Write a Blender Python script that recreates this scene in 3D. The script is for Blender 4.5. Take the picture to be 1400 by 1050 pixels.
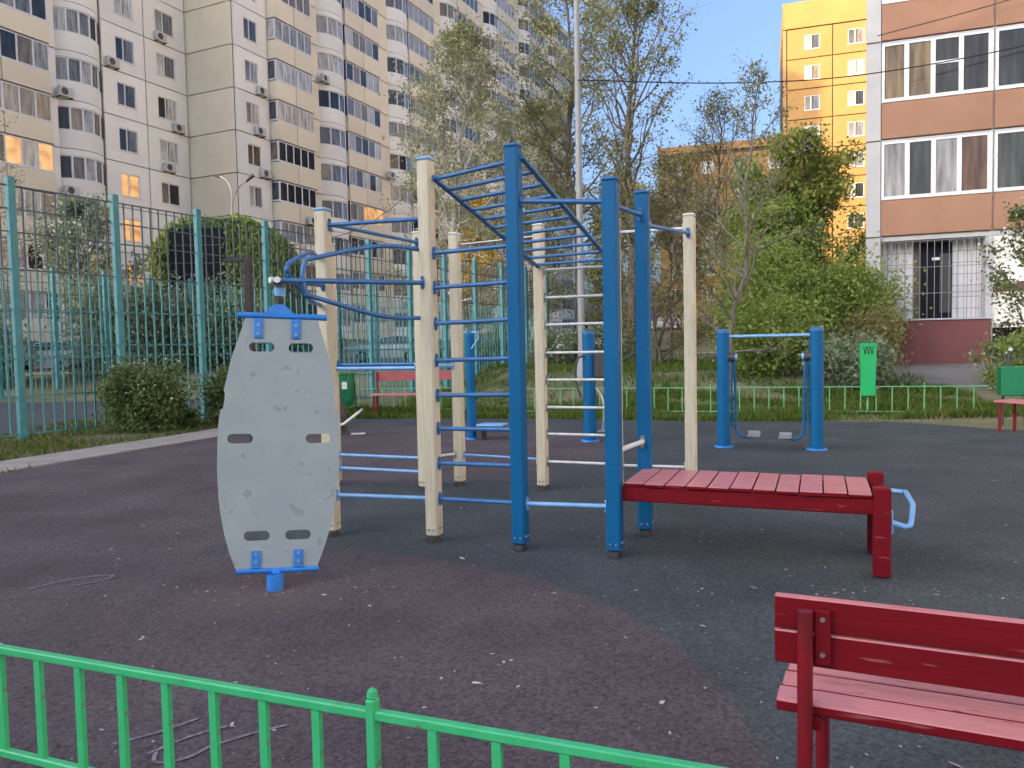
import bpy, math, random
import numpy as np
from mathutils import Vector, Matrix

for o in list(bpy.data.objects):
    bpy.data.objects.remove(o)
scene = bpy.context.scene
col = scene.collection
R = math.radians

# ---------------------------------------------------------------- camera
cam_d = bpy.data.cameras.new('camera')
cam = bpy.data.objects.new('camera', cam_d)
col.objects.link(cam)
cam_d.sensor_width = 36.0
cam_d.sensor_fit = 'HORIZONTAL'
cam_d.lens = 36.0 * 1050 / 1400
cam_d.clip_start = 0.05
cam_d.clip_end = 2000
cam.matrix_world = (Matrix.Translation((0, 0, 1.5)) @ Matrix.Rotation(R(90 - 2.89), 4, 'X')
                    @ Matrix.Rotation(R(-1.15), 4, 'Z'))
scene.camera = cam

# ---------------------------------------------------------------- sky, sun, exposure
SUN_DIR = Vector((-0.80, -0.60, 0.0)).normalized()      # horizontal direction towards the sun
SUN_EL = R(14)
world = bpy.data.worlds.new('World')
scene.world = world
world.use_nodes = True
wn = world.node_tree
wn.nodes.clear()
wo = wn.nodes.new('ShaderNodeOutputWorld')
wb = wn.nodes.new('ShaderNodeBackground')
sk = wn.nodes.new('ShaderNodeTexSky')
sk.sky_type = 'NISHITA'
sk.sun_disc = False
sk.sun_elevation = SUN_EL
sk.sun_rotation = math.atan2(SUN_DIR.x, SUN_DIR.y)
sk.altitude = 150
sk.air_density = 0.6
sk.dust_density = 10.0
sk.ozone_density = 2.6
wb.inputs['Strength'].default_value = 0.15
wn.links.new(sk.outputs[0], wb.inputs['Color'])
wn.links.new(wb.outputs[0], wo.inputs['Surface'])
sun_d = bpy.data.lights.new('sun', 'SUN')
sun = bpy.data.objects.new('sun', sun_d)
col.objects.link(sun)
sun_d.energy = 2.0
sun_d.angle = R(0.5)
sun_d.color = (1.0, 0.61, 0.27)
sv = Vector((SUN_DIR.x * math.cos(SUN_EL), SUN_DIR.y * math.cos(SUN_EL), math.sin(SUN_EL)))
sun.rotation_euler = (-sv).to_track_quat('-Z', 'Y').to_euler()
sun.location = (-30, -20, 60)
scene.view_settings.view_transform = 'Standard'
scene.view_settings.look = 'None'
scene.view_settings.gamma = 1.0
scene.view_settings.use_curve_mapping = False
scene.view_settings.exposure = 2.1

# ---------------------------------------------------------------- materials
M = {}


def mat(name, c, rough=0.6, c2=None, scale=6.0, detail=6.0, bump=0.0, bscale=None, stretch=(1, 1, 1),
        lo=0.35, hi=0.65, metal=0.0, rnd=0.0, spec=0.5, coat=0.0, speck=None, speck_scale=80, speck_t=0.62):
    """Principled material: colour mottled between c and c2 by noise, optional specks, object-random value and bump."""
    m = bpy.data.materials.new(name)
    m.use_nodes = True
    nt = m.node_tree
    b = nt.nodes['Principled BSDF']
    b.inputs['Roughness'].default_value = rough
    b.inputs['Metallic'].default_value = metal
    b.inputs['Specular IOR Level'].default_value = spec
    b.inputs['Coat Weight'].default_value = coat
    tc = nt.nodes.new('ShaderNodeTexCoord')
    mp = nt.nodes.new('ShaderNodeMapping')
    mp.inputs['Scale'].default_value = stretch
    nt.links.new(tc.outputs['Object'], mp.inputs['Vector'])
    nz = nt.nodes.new('ShaderNodeTexNoise')
    nz.inputs['Scale'].default_value = scale
    nz.inputs['Detail'].default_value = detail
    nz.inputs['Roughness'].default_value = 0.62
    nt.links.new(mp.outputs[0], nz.inputs['Vector'])
    rp = nt.nodes.new('ShaderNodeValToRGB')
    rp.color_ramp.elements[0].position = lo
    rp.color_ramp.elements[1].position = hi
    rp.color_ramp.elements[0].color = (*c, 1)
    rp.color_ramp.elements[1].color = (*(c2 or tuple(v * 0.8 for v in c)), 1)
    nt.links.new(nz.outputs['Fac'], rp.inputs['Fac'])
    out = rp.outputs['Color']
    if speck:
        n2 = nt.nodes.new('ShaderNodeTexNoise')
        n2.inputs['Scale'].default_value = speck_scale
        n2.inputs['Detail'].default_value = 2
        nt.links.new(mp.outputs[0], n2.inputs['Vector'])
        r2 = nt.nodes.new('ShaderNodeValToRGB')
        r2.color_ramp.elements[0].position = speck_t
        r2.color_ramp.elements[1].position = speck_t + 0.06
        nt.links.new(n2.outputs['Fac'], r2.inputs['Fac'])
        mx = nt.nodes.new('ShaderNodeMix')
        mx.data_type = 'RGBA'
        mx.inputs['B'].default_value = (*speck, 1)
        nt.links.new(r2.outputs['Color'], mx.inputs['Factor'])
        nt.links.new(out, mx.inputs['A'])
        out = mx.outputs['Result']
    if rnd:
        oi = nt.nodes.new('ShaderNodeObjectInfo')
        mr = nt.nodes.new('ShaderNodeMapRange')
        mr.inputs['To Min'].default_value = 1 - rnd
        mr.inputs['To Max'].default_value = 1 + rnd
        nt.links.new(oi.outputs['Random'], mr.inputs['Value'])
        hs = nt.nodes.new('ShaderNodeHueSaturation')
        nt.links.new(mr.outputs[0], hs.inputs['Value'])
        nt.links.new(out, hs.inputs['Color'])
        out = hs.outputs['Color']
    nt.links.new(out, b.inputs['Base Color'])
    if bump:
        nb = nt.nodes.new('ShaderNodeTexNoise')
        nb.inputs['Scale'].default_value = bscale or scale * 6
        nb.inputs['Detail'].default_value = 4
        nt.links.new(mp.outputs[0], nb.inputs['Vector'])
        bp = nt.nodes.new('ShaderNodeBump')
        bp.inputs['Strength'].default_value = bump
        bp.inputs['Distance'].default_value = 0.01
        nt.links.new(nb.outputs['Fac'], bp.inputs['Height'])
        nt.links.new(bp.outputs[0], b.inputs['Normal'])
    M[name] = m
    return m


def leaf_mat(name, c, c2, trans=0.48):
    m = bpy.data.materials.new(name)
    m.use_nodes = True
    nt = m.node_tree
    nt.nodes.clear()
    o = nt.nodes.new('ShaderNodeOutputMaterial')
    g = nt.nodes.new('ShaderNodeNewGeometry')
    rp = nt.nodes.new('ShaderNodeValToRGB')
    rp.color_ramp.elements[0].color = (*c, 1)
    rp.color_ramp.elements[1].color = (*c2, 1)
    nt.links.new(g.outputs['Random Per Island'], rp.inputs['Fac'])
    d = nt.nodes.new('ShaderNodeBsdfDiffuse')
    t = nt.nodes.new('ShaderNodeBsdfTranslucent')
    x = nt.nodes.new('ShaderNodeMixShader')
    x.inputs['Fac'].default_value = trans
    nt.links.new(rp.outputs[0], d.inputs['Color'])
    nt.links.new(rp.outputs[0], t.inputs['Color'])
    nt.links.new(d.outputs[0], x.inputs[1])
    nt.links.new(t.outputs[0], x.inputs[2])
    nt.links.new(x.outputs[0], o.inputs['Surface'])
    M[name] = m


def glass_mat(name, stops):
    """Window glass with what shows behind it (curtain or dark room) chosen per pane."""
    m = bpy.data.materials.new(name)
    m.use_nodes = True
    nt = m.node_tree
    b = nt.nodes['Principled BSDF']
    b.inputs['Roughness'].default_value = 0.06
    b.inputs['Specular IOR Level'].default_value = 0.38
    oi = nt.nodes.new('ShaderNodeObjectInfo')
    rp = nt.nodes.new('ShaderNodeValToRGB')
    rp.color_ramp.interpolation = 'CONSTANT'
    e = rp.color_ramp.elements
    e[0].position, e[0].color = 0.0, (*stops[0], 1)
    e[1].position, e[1].color = 1.0 / len(stops), (*stops[1], 1)
    for i in range(2, len(stops)):
        k = e.new(i / len(stops))
        k.color = (*stops[i], 1)
    nt.links.new(oi.outputs['Random'], rp.inputs['Fac'])
    tc = nt.nodes.new('ShaderNodeTexCoord')
    wv = nt.nodes.new('ShaderNodeTexNoise')
    mp = nt.nodes.new('ShaderNodeMapping')
    mp.inputs['Scale'].default_value = (7, 7, 0.9)
    nt.links.new(tc.outputs['Object'], mp.inputs['Vector'])
    nt.links.new(mp.outputs[0], wv.inputs['Vector'])
    wv.inputs['Scale'].default_value = 1.0
    wv.inputs['Detail'].default_value = 3
    mr = nt.nodes.new('ShaderNodeMapRange')
    mr.inputs['From Min'].default_value = 0.3
    mr.inputs['From Max'].default_value = 0.7
    mr.inputs['To Min'].default_value = 0.45
    mr.inputs['To Max'].default_value = 1.4
    nt.links.new(wv.outputs['Fac'], mr.inputs['Value'])
    hs = nt.nodes.new('ShaderNodeHueSaturation')
    nt.links.new(rp.outputs[0], hs.inputs['Color'])
    nt.links.new(mr.outputs[0], hs.inputs['Value'])
    nt.links.new(hs.outputs[0], b.inputs['Base Color'])
    M[name] = m


def sunset_glow_mat(name, c, s):
    m = bpy.data.materials.new(name)
    m.use_nodes = True
    nt = m.node_tree
    b = nt.nodes['Principled BSDF']
    b.inputs['Base Color'].default_value = (0.5, 0.3, 0.12, 1)
    b.inputs['Roughness'].default_value = 0.1
    tc = nt.nodes.new('ShaderNodeTexCoord')
    nz = nt.nodes.new('ShaderNodeTexNoise')
    nz.inputs['Scale'].default_value = 2.2
    nt.links.new(tc.outputs['Object'], nz.inputs['Vector'])
    rp = nt.nodes.new('ShaderNodeValToRGB')
    rp.color_ramp.elements[0].position = 0.35
    rp.color_ramp.elements[0].color = (c[0] * .35, c[1] * .3, c[2] * .3, 1)
    rp.color_ramp.elements[1].position = 0.6
    rp.color_ramp.elements[1].color = (*c, 1)
    nt.links.new(nz.outputs['Fac'], rp.inputs['Fac'])
    nt.links.new(rp.outputs[0], b.inputs['Emission Color'])
    b.inputs['Emission Strength'].default_value = s
    M[name] = m


# surfaces
mat('cream_wood', (0.62, 0.57, 0.43), 0.55, (0.50, 0.45, 0.33), scale=5, stretch=(6, 6, 0.6), bump=0.25, bscale=14,
    speck=(0.30, 0.25, 0.17), speck_scale=7, speck_t=0.67)
mat('post_blue', (0.002, 0.10, 0.25), 0.45, (0.003, 0.115, 0.28), scale=1.5, detail=9, bump=0.15, bscale=60, spec=0.22, speck=(0.05, 0.17, 0.32), speck_scale=34, speck_t=0.70)
mat('rail_blue', (0.04, 0.17, 0.40), 0.38, (0.03, 0.125, 0.32), scale=9, bump=0.1, bscale=70)
mat('light_blue', (0.24, 0.46, 0.74), 0.4, (0.16, 0.38, 0.68), scale=9)
mat('bright_blue', (0.03, 0.22, 0.66), 0.38, (0.025, 0.18, 0.55), scale=12)
mat('white_rail', (0.74, 0.74, 0.72), 0.4, (0.58, 0.58, 0.56), scale=14)
mat('dark_metal', (0.035, 0.037, 0.042), 0.5, (0.06, 0.055, 0.05), scale=20)
mat('steel', (0.42, 0.43, 0.45), 0.35, (0.3, 0.3, 0.31), scale=18, metal=0.7)
mat('board_grey', (0.26, 0.315, 0.325), 0.62, (0.305, 0.355, 0.365), scale=3.5, detail=9, bump=0.25, bscale=90,
    speck=(0.225, 0.27, 0.275), speck_scale=14, speck_t=0.64)
mat('red_wood', (0.135, 0.002, 0.007), 0.55, (0.175, 0.004, 0.011), scale=3, stretch=(0.5, 5, 5), bump=0.18, bscale=8,  # red deepened for faces turned away from the sky
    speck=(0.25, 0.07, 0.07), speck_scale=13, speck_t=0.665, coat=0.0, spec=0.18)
mat('red_baked_sheen', (0.60, 0.22, 0.23), 0.38, (0.50, 0.155, 0.165), scale=3, stretch=(0.6, 5, 5), bump=0.2, bscale=8,
    speck=(0.17, 0.03, 0.035), speck_scale=14, speck_t=0.67, coat=0.15)  # paler copy of the red paint, sky sheen put into its colour
mat('red_pipe', (0.22, 0.005, 0.015), 0.36, (0.13, 0.008, 0.014), scale=12)
mat('red_paint', (0.40, 0.11, 0.11), 0.45, (0.32, 0.08, 0.08), scale=8)
mat('fence_green', (0.035, 0.40, 0.15), 0.38, (0.05, 0.46, 0.19), scale=9, bump=0.2, bscale=60,
    speck=(0.14, 0.19, 0.11), speck_scale=22, speck_t=0.665)
mat('fence_green_pale', (0.16, 0.42, 0.20), 0.5, (0.12, 0.36, 0.16), scale=9)
mat('bin_green', (0.008, 0.42, 0.12), 0.4, (0.01, 0.38, 0.105), scale=6)
mat('bin_dark_green', (0.008, 0.20, 0.085), 0.4, (0.006, 0.16, 0.065), scale=6)
mat('fence_upper', (0.06, 0.085, 0.10), 0.6, (0.05, 0.10, 0.115), scale=5)
mat('teal', (0.045, 0.25, 0.275), 0.5, (0.035, 0.19, 0.22), scale=7, speck=(0.09, 0.26, 0.28), speck_scale=18, speck_t=0.66)
mat('white_sticker', (0.75, 0.75, 0.75), 0.5)
mat('black_print', (0.012, 0.014, 0.014), 0.6)
mat('concrete', (0.34, 0.31, 0.28), 0.9, (0.25, 0.23, 0.21), scale=3, detail=10, bump=0.5, bscale=40,
    speck=(0.15, 0.14, 0.12), speck_scale=14, speck_t=0.66)
mat('asphalt', (0.17, 0.165, 0.16), 0.92, (0.12, 0.117, 0.115), scale=0.8, detail=10, bump=0.4, bscale=60)
mat('court', (0.055, 0.062, 0.070), 0.9, (0.04, 0.046, 0.052), scale=1.2, detail=8, bump=0.3, bscale=50)
mat('earth', (0.10, 0.125, 0.045), 0.95, (0.20, 0.165, 0.11), scale=0.7, detail=10, lo=0.42, hi=0.66, bump=0.8, bscale=18)
mat('lamp_grey', (0.30, 0.31, 0.33), 0.6, (0.24, 0.245, 0.25), scale=4, stretch=(3, 3, 0.5))
mat('brown_pole', (0.035, 0.026, 0.028), 0.7, (0.05, 0.04, 0.04), scale=6)
mat('cable', (0.012, 0.012, 0.014), 0.7)
mat('petal', (0.55, 0.52, 0.48), 0.8, (0.30, 0.26, 0.2), scale=1.6)
mat('chalk', (0.27, 0.255, 0.32), 0.95, (0.13, 0.12, 0.14), scale=45, lo=0.38, hi=0.56)
# building surfaces
mat('panel_white', (0.83, 0.80, 0.735), 0.85, (0.76, 0.73, 0.665), scale=0.7, detail=9, rnd=0.06, bump=0.2, bscale=20)  # this white and the beige below lightened to offset the facades' shade
mat('panel_beige', (0.78, 0.70, 0.54), 0.85, (0.71, 0.63, 0.48), scale=0.6, detail=9, rnd=0.06, bump=0.2, bscale=20)
mat('panel_pink', (0.50, 0.44, 0.36), 0.85, (0.42, 0.37, 0.30), scale=0.6, detail=9, rnd=0.06)
mat('panel_brown', (0.34, 0.185, 0.12), 0.85, (0.29, 0.155, 0.10), scale=0.9, detail=9, rnd=0.05, bump=0.4, bscale=30)
mat('panel_grey', (0.47, 0.47, 0.48), 0.85, (0.39, 0.39, 0.395), scale=0.9, detail=9, rnd=0.04, bump=0.3, bscale=25)
mat('panel_yellow', (0.37, 0.215, 0.075), 0.85, (0.325, 0.185, 0.062), scale=0.5, rnd=0.04)  # paint darkened and pushed to orange for the golden sunlight on the tower
mat('panel_ochre', (0.40, 0.225, 0.09), 0.85, (0.35, 0.19, 0.075), scale=0.5, rnd=0.04)
mat('joint', (0.085, 0.08, 0.075), 0.95)
mat('joint_light', (0.12, 0.105, 0.09), 0.95)
mat('plinth_red', (0.17, 0.055, 0.055), 0.7, (0.135, 0.042, 0.044), scale=1.5, bump=0.4, bscale=20)
mat('tile_white', (0.60, 0.60, 0.62), 0.5, (0.52, 0.52, 0.54), scale=3, rnd=0.06)
mat('frame_white', (0.74, 0.74, 0.75), 0.45)
mat('frame_brown', (0.13, 0.07, 0.045), 0.6)
mat('ac_white', (0.55, 0.54, 0.52), 0.5)
mat('hangar_green', (0.035, 0.085, 0.03), 0.7, (0.055, 0.12, 0.045), scale=3)
mat('shed_dark', (0.018, 0.018, 0.024), 0.95, spec=0.1)
glass_mat('glass', [(0.08, 0.085, 0.09), (0.28, 0.28, 0.27), (0.16, 0.165, 0.17), (0.48, 0.47, 0.44), (0.03, 0.032, 0.036), (0.36, 0.355, 0.34), (0.20, 0.165, 0.125)])
glass_mat('glass_near', [(0.02, 0.024, 0.024), (0.055, 0.065, 0.06), (0.03, 0.03, 0.03), (0.24, 0.24, 0.24), (0.11, 0.06, 0.04), (0.07, 0.045, 0.03),
                         (0.03, 0.034, 0.036), (0.16, 0.115, 0.06)])
sunset_glow_mat('emissive_sunset_pane', (1.0, 0.46, 0.14), 0.21)  # sunset reflections in the glass, made as orange emission
# car
mat('car_white', (0.82, 0.82, 0.82), 0.25, (0.66, 0.66, 0.66), scale=1, coat=0.6)
mat('car_silver', (0.45, 0.46, 0.47), 0.3, (0.4, 0.41, 0.42), scale=1, coat=0.6)
mat('tyre', (0.015, 0.015, 0.015), 0.85)
mat('car_glass', (0.02, 0.024, 0.028), 0.06, spec=0.8)
mat('lamp_red', (0.4, 0.01, 0.01), 0.2)
mat('lamp_clear', (0.6, 0.6, 0.6), 0.1)
mat('clothes_dark', (0.012, 0.013, 0.02), 0.9)
mat('skin', (0.45, 0.25, 0.18), 0.6)
# plants
mat('bark_dark', (0.085, 0.07, 0.055), 0.95, (0.13, 0.11, 0.09), scale=10, stretch=(3, 3, 0.6), bump=0.8, bscale=30)
mat('bark_grey', (0.20, 0.18, 0.15), 0.95, (0.11, 0.10, 0.085), scale=8, stretch=(3, 3, 0.6), bump=0.6, bscale=30)
mat('bark_birch', (0.42, 0.40, 0.37), 0.9, (0.12, 0.11, 0.10), scale=5, stretch=(1, 1, 5), lo=0.5, hi=0.68)
leaf_mat('leaf_birch', (0.22, 0.235, 0.12), (0.40, 0.40, 0.23))  # leaf greens here and below brightened against shadow inside the crowns
leaf_mat('leaf_olive', (0.19, 0.205, 0.085), (0.36, 0.36, 0.17))
leaf_mat('leaf_rust', (0.20, 0.185, 0.085), (0.34, 0.31, 0.15))
leaf_mat('leaf_fresh', (0.17, 0.25, 0.06), (0.36, 0.43, 0.13))
leaf_mat('leaf_maple', (0.20, 0.25, 0.055), (0.40, 0.42, 0.13))
leaf_mat('leaf_dark', (0.10, 0.15, 0.06), (0.24, 0.30, 0.12))
leaf_mat('leaf_shrub', (0.17, 0.23, 0.14), (0.34, 0.40, 0.27))
leaf_mat('leaf_yellow', (0.34, 0.25, 0.03), (0.5, 0.38, 0.06))
leaf_mat('blossom', (0.50, 0.50, 0.45), (0.72, 0.71, 0.64), 0.25)
leaf_mat('grass_blade', (0.055, 0.115, 0.02), (0.19, 0.24, 0.06))
leaf_mat('dry_leaf', (0.17, 0.12, 0.07), (0.30, 0.24, 0.16))


# ---------------------------------------------------------------- mesh helpers
class MB:
    def __init__(self):
        self.v, self.f = [], []

    def add(self, vs, fs):
        n = len(self.v)
        self.v += [tuple(p) for p in vs]
        self.f += [tuple(i + n for i in f) for f in fs]
        return self

    def box(self, x0, x1, y0, y1, z0, z1, mtx=None, bev=0.0):
        if bev <= 0:
            vs = [(x, y, z) for z in (z0, z1) for y in (y0, y1) for x in (x0, x1)]
            fs = [(0, 2, 3, 1), (4, 5, 7, 6), (0, 1, 5, 4), (2, 6, 7, 3), (0, 4, 6, 2), (1, 3, 7, 5)]
        else:
            b = min(bev, (x1 - x0) / 2.01, (y1 - y0) / 2.01, (z1 - z0) / 2.01)

            def ring(i, z):
                a = (x0 + i, x1 - i, y0 + i, y1 - i)
                c = b if i == 0 else 0.4 * b
                return [(a[0] + c, a[2], z), (a[1] - c, a[2], z), (a[1], a[2] + c, z), (a[1], a[3] - c, z),
                        (a[1] - c, a[3], z), (a[0] + c, a[3], z), (a[0], a[3] - c, z), (a[0], a[2] + c, z)]
            vs = ring(b, z0) + ring(0, z0 + b) + ring(0, z1 - b) + ring(b, z1)
            fs = [tuple(range(7, -1, -1)), tuple(range(24, 32))]
            for k in range(3):
                for i in range(8):
                    j = (i + 1) % 8
                    fs.append((k * 8 + i, k * 8 + j, k * 8 + 8 + j, k * 8 + 8 + i))
        if mtx is not None:
            vs = [mtx @ Vector(p) for p in vs]
        return self.add(vs, fs)

    def tube(self, pts, r, n=8, cap=True):
        pts = [Vector(p) for p in pts]
        rs = r if isinstance(r, (list, tuple)) else [r] * len(pts)
        vs, fs = [], []
        prev = None
        for i, p in enumerate(pts):
            a = pts[max(i - 1, 0)]
            b = pts[min(i + 1, len(pts) - 1)]
            t = (b - a).normalized()
            if prev is None:
                s = t.orthogonal().normalized()
            else:
                s = prev - t * prev.dot(t)
                s = s.normalized() if s.length > 1e-6 else t.orthogonal().normalized()
            prev = s
            w = t.cross(s)
            for k in range(n):
                an = 2 * math.pi * k / n
                vs.append(p + (s * math.cos(an) + w * math.sin(an)) * rs[i])
        for i in range(len(pts) - 1):
            for k in range(n):
                j = (k + 1) % n
                fs.append((i * n + k, i * n + j, i * n + n + j, i * n + n + k))
        if cap:
            fs.append(tuple(range(n - 1, -1, -1)))
            m = (len(pts) - 1) * n
            fs.append(tuple(range(m, m + n)))
        return self.add(vs, fs)

    def lathe(self, prof, n=16, cx=0, cy=0):
        """prof: list of (radius, z)"""
        vs, fs = [], []
        for (r, z) in prof:
            for k in range(n):
                a = 2 * math.pi * k / n
                vs.append((cx + r * math.cos(a), cy + r * math.sin(a), z))
        for i in range(len(prof) - 1):
            for k in range(n):
                j = (k + 1) % n
                fs.append((i * n + k, i * n + j, i * n + n + j, i * n + n + k))
        fs.append(tuple(range(n - 1, -1, -1)))
        m = (len(prof) - 1) * n
        fs.append(tuple(range(m, m + n)))
        return self.add(vs, fs)

    def mesh(self, name, m, smooth=False):
        me = bpy.data.meshes.new(name)
        me.from_pydata(self.v, [], self.f)
        me.materials.append(M[m] if isinstance(m, str) else m)
        if smooth:
            me.polygons.foreach_set('use_smooth', [True] * len(me.polygons))
            me.set_sharp_from_angle(angle=R(40))
        me.update()
        return me

    def build(self, name, m, parent=None, smooth=False, loc=None):
        return obj(name, self.mesh(name, m, smooth), parent, loc)


def obj(name, me, parent=None, loc=None, rotz=None):
    o = bpy.data.objects.new(name, me)
    col.objects.link(o)
    if parent:
        o.parent = parent
    if loc:
        o.location = loc
    if rotz:
        o.rotation_euler.z = rotz
    return o


def paint_sky_sheen(o, side='red_wood', top='red_baked_sheen'):
    """Planks of one red paint, with sky sheen painted as a paler colour on upper faces."""
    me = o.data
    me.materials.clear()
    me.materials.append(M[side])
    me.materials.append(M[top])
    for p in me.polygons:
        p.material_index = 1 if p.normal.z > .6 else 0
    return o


def tag(o, label, cat, group=None):
    o['label'] = label
    o['category'] = cat
    if group:
        o['group'] = group
    return o


def thing(name, label, cat, loc=(0, 0, 0), rotz=0.0, group=None):
    o = bpy.data.objects.new(name, None)
    o.empty_display_size = 0.1
    col.objects.link(o)
    o.location = loc
    o.rotation_euler.z = rotz
    return tag(o, label, cat, group)


def structure(o):
    o['kind'] = 'structure'
    return o


def stuff(o):
    o['kind'] = 'stuff'
    return o


def sm(a, b, x):
    t = min(max((x - a) / (b - a), 0.0), 1.0)
    return t * t * (3 - 2 * t)


def bez(pts, n=8):
    """Catmull-Rom through pts."""
    P = [Vector(p) for p in pts]
    P = [P[0] * 2 - P[1]] + P + [P[-1] * 2 - P[-2]]
    out = []
    for i in range(1, len(P) - 2):
        for k in range(n):
            t = k / n
            a, b, c, d = P[i - 1], P[i], P[i + 1], P[i + 2]
            out.append(0.5 * ((2 * b) + (c - a) * t + (2 * a - 5 * b + 4 * c - d) * t * t + (3 * b - a - 3 * c + d) * t ** 3))
    out.append(P[-2])
    return out


# ---------------------------------------------------------------- ground
def gz(x, y):
    """Terrain height: flat playground, lawn that climbs to the house plateau, a bank far behind."""
    k = sm(-3, 3, x)
    start = 24 * (1 - k) + 16.3 * k
    end = 33 * (1 - k) + 20.5 * k
    z = 0.72 * sm(start, end, y)
    z += 2.4 * sm(60, 90, y)
    return z


def sheet(name, m, xs, ys, dz=0.0, wob=0.0):
    vs, fs = [], []
    for y in ys:
        for x in xs:
            vs.append((x, y, gz(x, y) + dz))
    nx = len(xs)
    for j in range(len(ys) - 1):
        for i in range(nx - 1):
            a = j * nx + i
            fs.append((a, a + 1, a + nx + 1, a + nx))
    mb = MB()
    mb.add(vs, fs)
    return structure(mb.build(name, m, smooth=True))


xs = [-900, -400, -200, -120, -80, -60, -45] + [x * 1.0 for x in range(-36, 37)] + [45, 60, 80, 120, 200, 400, 900]
ys = [-400, -200, -100, -50, -25, -12] + [y * 1.0 for y in range(-5, 100)] + [110, 130, 160, 220, 350, 600, 1200]
sheet('ground', 'earth', xs, ys)

# rubber playground surface: purple-brown discs in a dark slate field
rub = bpy.data.materials.new('rubber')
rub.use_nodes = True
nt = rub.node_tree
b = nt.nodes['Principled BSDF']
b.inputs['Roughness'].default_value = 0.82
b.inputs['Specular IOR Level'].default_value = 0.35
tc = nt.nodes.new('ShaderNodeTexCoord')


def N(t, **kw):
    n = nt.nodes.new(t)
    for k, v in kw.items():
        if k in n.inputs:
            n.inputs[k].default_value = v
        else:
            setattr(n, k, v)
    return n


def L(a, b_):
    nt.links.new(a, b_)


def disc(cx, cy, r, soft=0.05):
    vm = N('ShaderNodeVectorMath', operation='SUBTRACT')
    vm.inputs[1].default_value = (cx, cy, 0)
    L(wobv, vm.inputs[0])
    ln = N('ShaderNodeVectorMath', operation='LENGTH')
    L(vm.outputs[0], ln.inputs[0])
    mr = N('ShaderNodeMapRange')
    mr.inputs['From Min'].default_value = r + soft
    mr.inputs['From Max'].default_value = r - soft
    L(ln.outputs['Value'], mr.inputs['Value'])
    return mr.outputs[0]


wn_ = N('ShaderNodeTexNoise', Scale=2.5, Detail=4.0)
L(tc.outputs['Object'], wn_.inputs['Vector'])
wm = N('ShaderNodeVectorMath', operation='MULTIPLY_ADD')
wm.inputs[1].default_value = (0.16, 0.16, 0)
L(wn_.outputs['Color'], wm.inputs[0])
L(tc.outputs['Object'], wm.inputs[2])
wobv = wm.outputs[0]
masks = [disc(-1.75, 3.02, 2.72), disc(-8.2, 8.0, 6.35, 0.12), disc(-1.6, 11.6, 3.1, 0.2), disc(-8.0, 2.0, 6.0, 0.12)]
cur = masks[0]
for k in masks[1:]:
    mx = N('ShaderNodeMath', operation='MAXIMUM')
    L(cur, mx.inputs[0])
    L(k, mx.inputs[1])
    cur = mx.outputs[0]
n_big = N('ShaderNodeTexNoise', Scale=1.1, Detail=8.0)
L(tc.outputs['Object'], n_big.inputs['Vector'])
pr = N('ShaderNodeValToRGB')
pr.color_ramp.elements[0].position, pr.color_ramp.elements[1].position = 0.3, 0.7
pr.color_ramp.elements[0].color = (0.058, 0.044, 0.050, 1)
pr.color_ramp.elements[1].color = (0.098, 0.080, 0.088, 1)
L(n_big.outputs['Fac'], pr.inputs['Fac'])
gr = N('ShaderNodeValToRGB')
gr.color_ramp.elements[0].position, gr.color_ramp.elements[1].position = 0.3, 0.7
gr.color_ramp.elements[0].color = (0.036, 0.044, 0.050, 1)
gr.color_ramp.elements[1].color = (0.062, 0.072, 0.078, 1)
L(n_big.outputs['Fac'], gr.inputs['Fac'])
mc = N('ShaderNodeMix', data_type='RGBA')
L(cur, mc.inputs['Factor'])
L(gr.outputs[0], mc.inputs['A'])
L(pr.outputs[0], mc.inputs['B'])
n_f = N('ShaderNodeTexNoise', Scale=230.0, Detail=3.0)
L(tc.outputs['Object'], n_f.inputs['Vector'])
n_m = N('ShaderNodeTexNoise', Scale=55.0, Detail=6.0)
L(tc.outputs['Object'], n_m.inputs['Vector'])
ad = N('ShaderNodeMath', operation='ADD')
L(n_f.outputs['Fac'], ad.inputs[0])
L(n_m.outputs['Fac'], ad.inputs[1])
mr = N('ShaderNodeMapRange')
mr.inputs['From Min'].default_value = 0.7
mr.inputs['From Max'].default_value = 1.3
mr.inputs['To Min'].default_value = 0.25
mr.inputs['To Max'].default_value = 1.8
L(ad.outputs[0], mr.inputs['Value'])
hs = N('ShaderNodeHueSaturation')
L(mc.outputs['Result'], hs.inputs['Color'])
L(mr.outputs[0], hs.inputs['Value'])
# worn, reddish crumb where the feet scuff round the spinning board
wear = disc(-1.45, 4.72, 0.36, 0.24)
wn2 = N('ShaderNodeTexNoise', Scale=30.0, Detail=5.0)
L(tc.outputs['Object'], wn2.inputs['Vector'])
wmul = N('ShaderNodeMath', operation='MULTIPLY')
L(wear, wmul.inputs[0])
L(wn2.outputs['Fac'], wmul.inputs[1])
mw = N('ShaderNodeMix', data_type='RGBA')
mw.inputs['B'].default_value = (0.15, 0.105, 0.085, 1)
L(wmul.outputs[0], mw.inputs['Factor'])
L(hs.outputs[0], mw.inputs['A'])
L(mw.outputs['Result'], b.inputs['Base Color'])
bp = N('ShaderNodeBump')
bp.inputs['Strength'].default_value = 0.5
bp.inputs['Distance'].default_value = 0.004
L(n_f.outputs['Fac'], bp.inputs['Height'])
L(bp.outputs[0], b.inputs['Normal'])
M['rubber'] = rub


def poly(name, m, pts, z):
    mb = MB()
    mb.add([(x, y, z) for x, y in pts], [tuple(range(len(pts)))])
    return structure(mb.build(name, m))


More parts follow.
